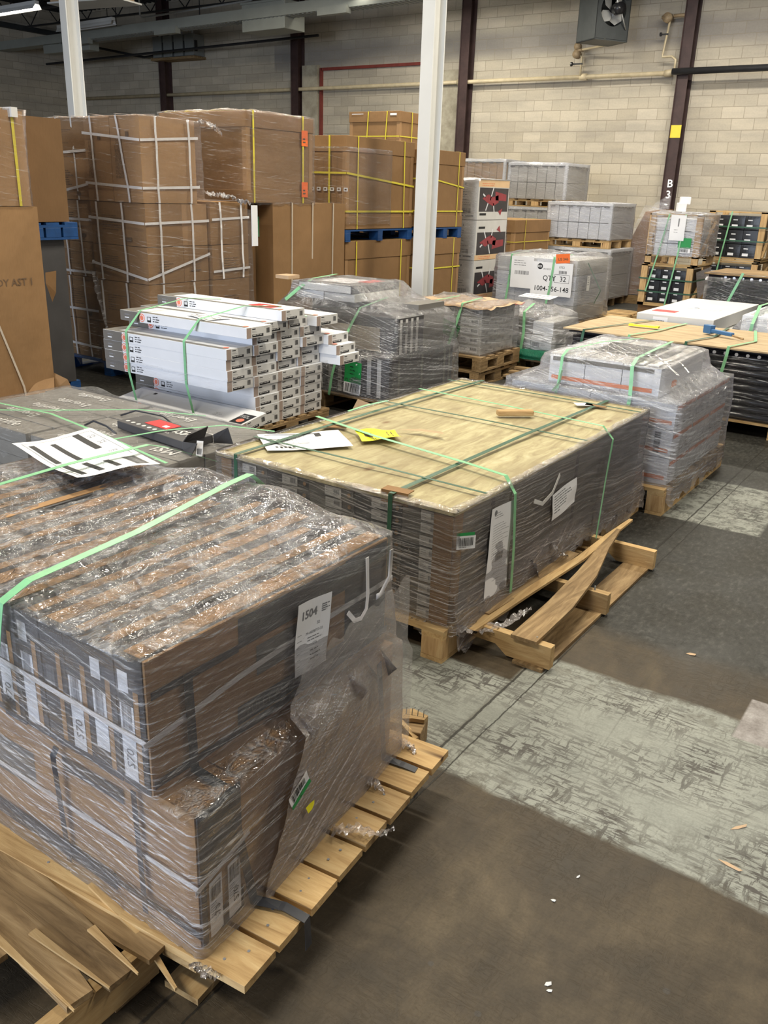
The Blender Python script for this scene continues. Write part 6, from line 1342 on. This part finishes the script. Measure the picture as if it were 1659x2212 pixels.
p = pallet('pine pallet under the bluish film-hooded load', -6.65, -5.5, 14.5, 15.55, 'Y', 5, .08, .13, 'pine', seed=61); p.location.z = .955
hooded('film-hooded load beneath the bluish one, mostly behind the QTY load', -6.65, -5.45, 14.5, 15.55, .14, .95, 'card_offwhite'); pallet('pallet on the floor under the bluish hooded loads', -6.65, -5.5, 14.5, 15.55, 'Y', 5, .08, .135, 'old_wood', seed=62)
# W: leaning film-covered cardboard
t = thing('leaning_cardboard', 'brown cardboard sheets wrapped in shiny film leaning beside the crate marked 1', 'cardboard', (-5.2, 15.62, 0))
m = MB(); m.v = [(-.75, 0, .16), (.0, 0, .16), (.0, .6, .16), (-.75, .6, .16), (-.2, .2, 1.55), (.15, .2, 1.6), (.15, .6, 1.6), (-.2, .6, 1.55)]; m.f = [(0, 1, 2, 3), (4, 5, 6, 7), (0, 1, 5, 4), (1, 2, 6, 5), (2, 3, 7, 6), (3, 0, 4, 7)]; m.m = [0]*6; m.build('cardboard', 'card', t)
m = MB(); n = 14
for i in range(n+1):
    for j in range(n+1): u, v = i/n, j/n; x = (-.78+.8*u)*(1-v)+(-.22+.42*u)*v; m.v.append((x, -.02+.2*v-.04*abs(mn.noise(Vector((u*4, v*5, 0)))), .15+1.5*v))
for i in range(n):
    for j in range(n): a = i*(n+1)+j; m.f.append((a, a+n+1, a+n+2, a+1)); m.m.append(0)
m.build('film_sheet', 'film', t, smooth=True); m = MB(); m.face([(-.15, .2, 1.55), (.2, .2, 1.6), (.2, .22, 1.85), (-.05, .2, 1.7)]); m.build('film_peak', 'film_dense', t)
MB().box(-.8, .1, -.05, .65, 0, .14).build('board_base', 'old_wood', t)
# X: crate marked 1
def slat_crate(lab, x0, x1, y0, y1, z0, z1, core, base=.13, ev=None):
    t = thing('timber_crate', lab, 'crate', ((x0+x1)/2, (y0+y1)/2, z0)); A, B, H = (x1-x0)/2, (y1-y0)/2, z1-z0
    for sx in (-1, 1):
        for sy in (-1, 1): a, b = (A-.09, A) if sx > 0 else (-A, -A+.09); c, d = (B-.04, B) if sy > 0 else (-B, -B+.04); MB().box(a, b, c, d, 0, H).build('corner_post', 'pine_z', t)
    for z in (0, base-.02, H-.02):
        MB().box(-A, A, -B, -B+.03, z, z+.022).build('rail', 'pine', t); MB().box(A-.03, A, -B, B, z, z+.022).build('rail', 'pine_y', t)
    for x in (-.03,): MB().box(x, x+.08, -B+.0, -B+.1, .02, base-.02).build('block', 'pine_z', t)
    m = MB().tube([(A-.01, -B+.1, base), (A-.01, B-.1, H-.1)], .03, 4); m.build('diagonal_brace', 'pine_z', t)
    n = 3
    for r_ in range(3):
        for c in range(3):
            w3 = (2*A-.2)/3; z = base+r_*(H-base-.05)/3; cbox(-A+.1+c*w3, -A+.095+(c+1)*w3, -B+.05, B-.05, z, z+(H-base-.05)/3-.01, .004, r_).build('packed_unit', core, t)
            if core == 'black_plastic': e = MB(); e.rect(0, w3*.4, 0, .04, 0, 0); e.lines(w3*.05, .1, w3*.5, 1, .02, .015, z=0, mi=0); place(e, face_mat((-A+.13+c*w3, -B+.044, z+.03), NY)).build('unit_label', ['card_white'], t)
    return t
t = slat_crate('upper timber crate wrapped in film with a sheet marked 1 and a green label', -4.33, -3.58, 12.9, 13.7, .88, 1.57, 'card_white')
place(sheet(.21, .34, lambda q: (q.text('1', .15, .075, .19, .001, 1, bold=.01), q.lines(.06, .14, .08, 2, .03, .006, z=.001, mi=1)), .01), face_mat((-.06, -.44, .34), NY)).build('paper_1', ['paper', 'ink_soft'], t)
m = MB(); m.rect(0, .18, .06, .2, 0, 0); m.rect(0, .18, 0, .06, 0, 1); m.barcode(.02, .01, .13, .04, .001, 2, 2); place(m, face_mat((.08, -.43, .18), NY)).build('green_label', ['label_green', 'paper', 'ink'], t)
shell([(.13, -.36, .39, -.42, .42), (.4, -.36, .385, -.42, .42), (.7, -.36, .38, -.41, .41)], 110, 20, .012, .02, .03, 111, .02, 8).build('stretch_film', 'film_dense', t, smooth=True)
gstrap('pale strap slanting down the crate marked 1', [(-4.05, 12.88, 1.57), (-4.13, 12.88, 1.1), (-4.25, 12.86, .5)], NY, .02, 'strap_green'); gstrap('pale strap right of the sheet on the crate marked 1', [(-3.82, 12.88, 1.57), (-3.86, 12.86, 1.0), (-3.95, 12.86, .3)], NY, .02, 'strap_green')
t = slat_crate('lower timber crate full of black machine parts under the one marked 1', -4.36, -3.62, 12.9, 13.75, .3, .875, 'black_plastic', .04)
for z in (.38, .2): ring_strap(-.385, .385, -.435, .435, [z]*4, .02).build('dark_strap', 'strap_dark_green', t)
m = MB(); m.face([(.38, -.3, .5), (.4, .4, .55), (.39, .3, .2), (.4, -.1, .1)]); m.build('hanging_film', 'film_dense', t)
carton('small carton at the foot of the crate marked 1', -4.36, -3.62, 12.95, 13.7, .14, .295, 'card_dark'); pallet('pallet under the crate marked 1', -4.4, -3.6, 12.9, 13.75, 'X', 5, .06, .135, 'pine', seed=64); pallet('yellowish pallet on the floor left of the crate marked 1', -4.85, -4.42, 12.5, 13.4, 'X', 6, .05, .14, 'pine', seed=65)
m = MB(); m.box(-.06, .06, -.06, .06, 0, .12); m.box(-.02, .12, .0, .1, .1, .2); o = m.build('paper_wad', 'paper', bevel=.01); o.location = (-3.97, 13.1, 1.6); o.rotation_euler.z = .5; tag(o, 'crumpled white paper and tape on top of the crate marked 1', 'paper')
# Y
t = slat_crate('upper timber crate of black parts at the right near the wall', -3.95, -3.1, 14.5, 15.3, .9, 1.62, 'black_plastic', .05)
for z in (.5, .3): ring_strap(-.44, .44, -.41, .41, [z]*4, .02).build('dark_strap', 'strap_dark_green', t)
m = MB(); m.face([(.44, -.4, .7), (.45, .4, .72), (.45, .3, .2), (.44, -.2, .3)]); m.build('hanging_film', 'film_dense', t)
t = slat_crate('lower timber crate of black parts at the right near the wall', -3.95, -3.12, 14.5, 15.3, .3, .89, 'black_plastic', .05); carton('dark carton below the right timber crates', -3.95, -3.1, 14.5, 15.3, 0, .295, 'card_dark')
gstrap('pale strap down the right timber crates', [(-3.6, 14.45, 1.62), (-3.68, 14.44, .9), (-3.75, 14.44, .3)], NY, .02)
for k in range(3): p = pallet('spare wooden pallet stacked at the right edge near the wall, %s of three' % ('lowest', 'middle', 'top')[k], -2.9, -1.7, 16, 17, 'X', 6, .06, .14, 'old_wood', seed=66+k); p.location.z = .6+.145*k
carton('brown carton under the spare pallets at the right edge', -2.9, -1.7, 16, 17, 0, .595, 'card')

# ------------------------------------------------ floor litter
for k, (x, y, l, w2, rz, lab) in enumerate(((-.72, 3.36, .02, .01, .2, 'curled wood chip on the dark floor right of the broken pallet'), (-.27, 2.2, .035, .007, -.2, 'long pale wood chip on the painted strip at the right'), (-.29, 2.38, .03, .006, .9, 'thin wood sliver on the painted strip above the long chip'), (-.52, 1.53, .009, .006, .8, 'small white fleck low in the foreground floor'), (-.51, 1.515, .007, .004, .3, 'second white fleck beside the small one in the foreground'), (-.62, 1.78, .007, .004, 0, 'tiny pale chip on the brown floor by the painted edge'), (-.6, 1.9, .006, .003, 1, 'tiny pale chip at the lower edge of the painted strip'))):
    m = MB(); m.v = [(-l, 0, .0005), (-l*.3, w2, .002), (l, w2*.4, .006), (l*.8, -w2*.6, .003), (-l*.2, -w2*.7, .001)]; m.f = [(0, 4, 3, 2, 1)]; m.m = [0]; o = m.build('wood_chip', 'card_pale' if k < 3 else 'card_offwhite'); so = o.modifiers.new('s', 'SOLIDIFY'); so.thickness = .0015; o.location = (x, y, .001); o.rotation_euler.z = rz; tag(o, lab, 'wood chip')
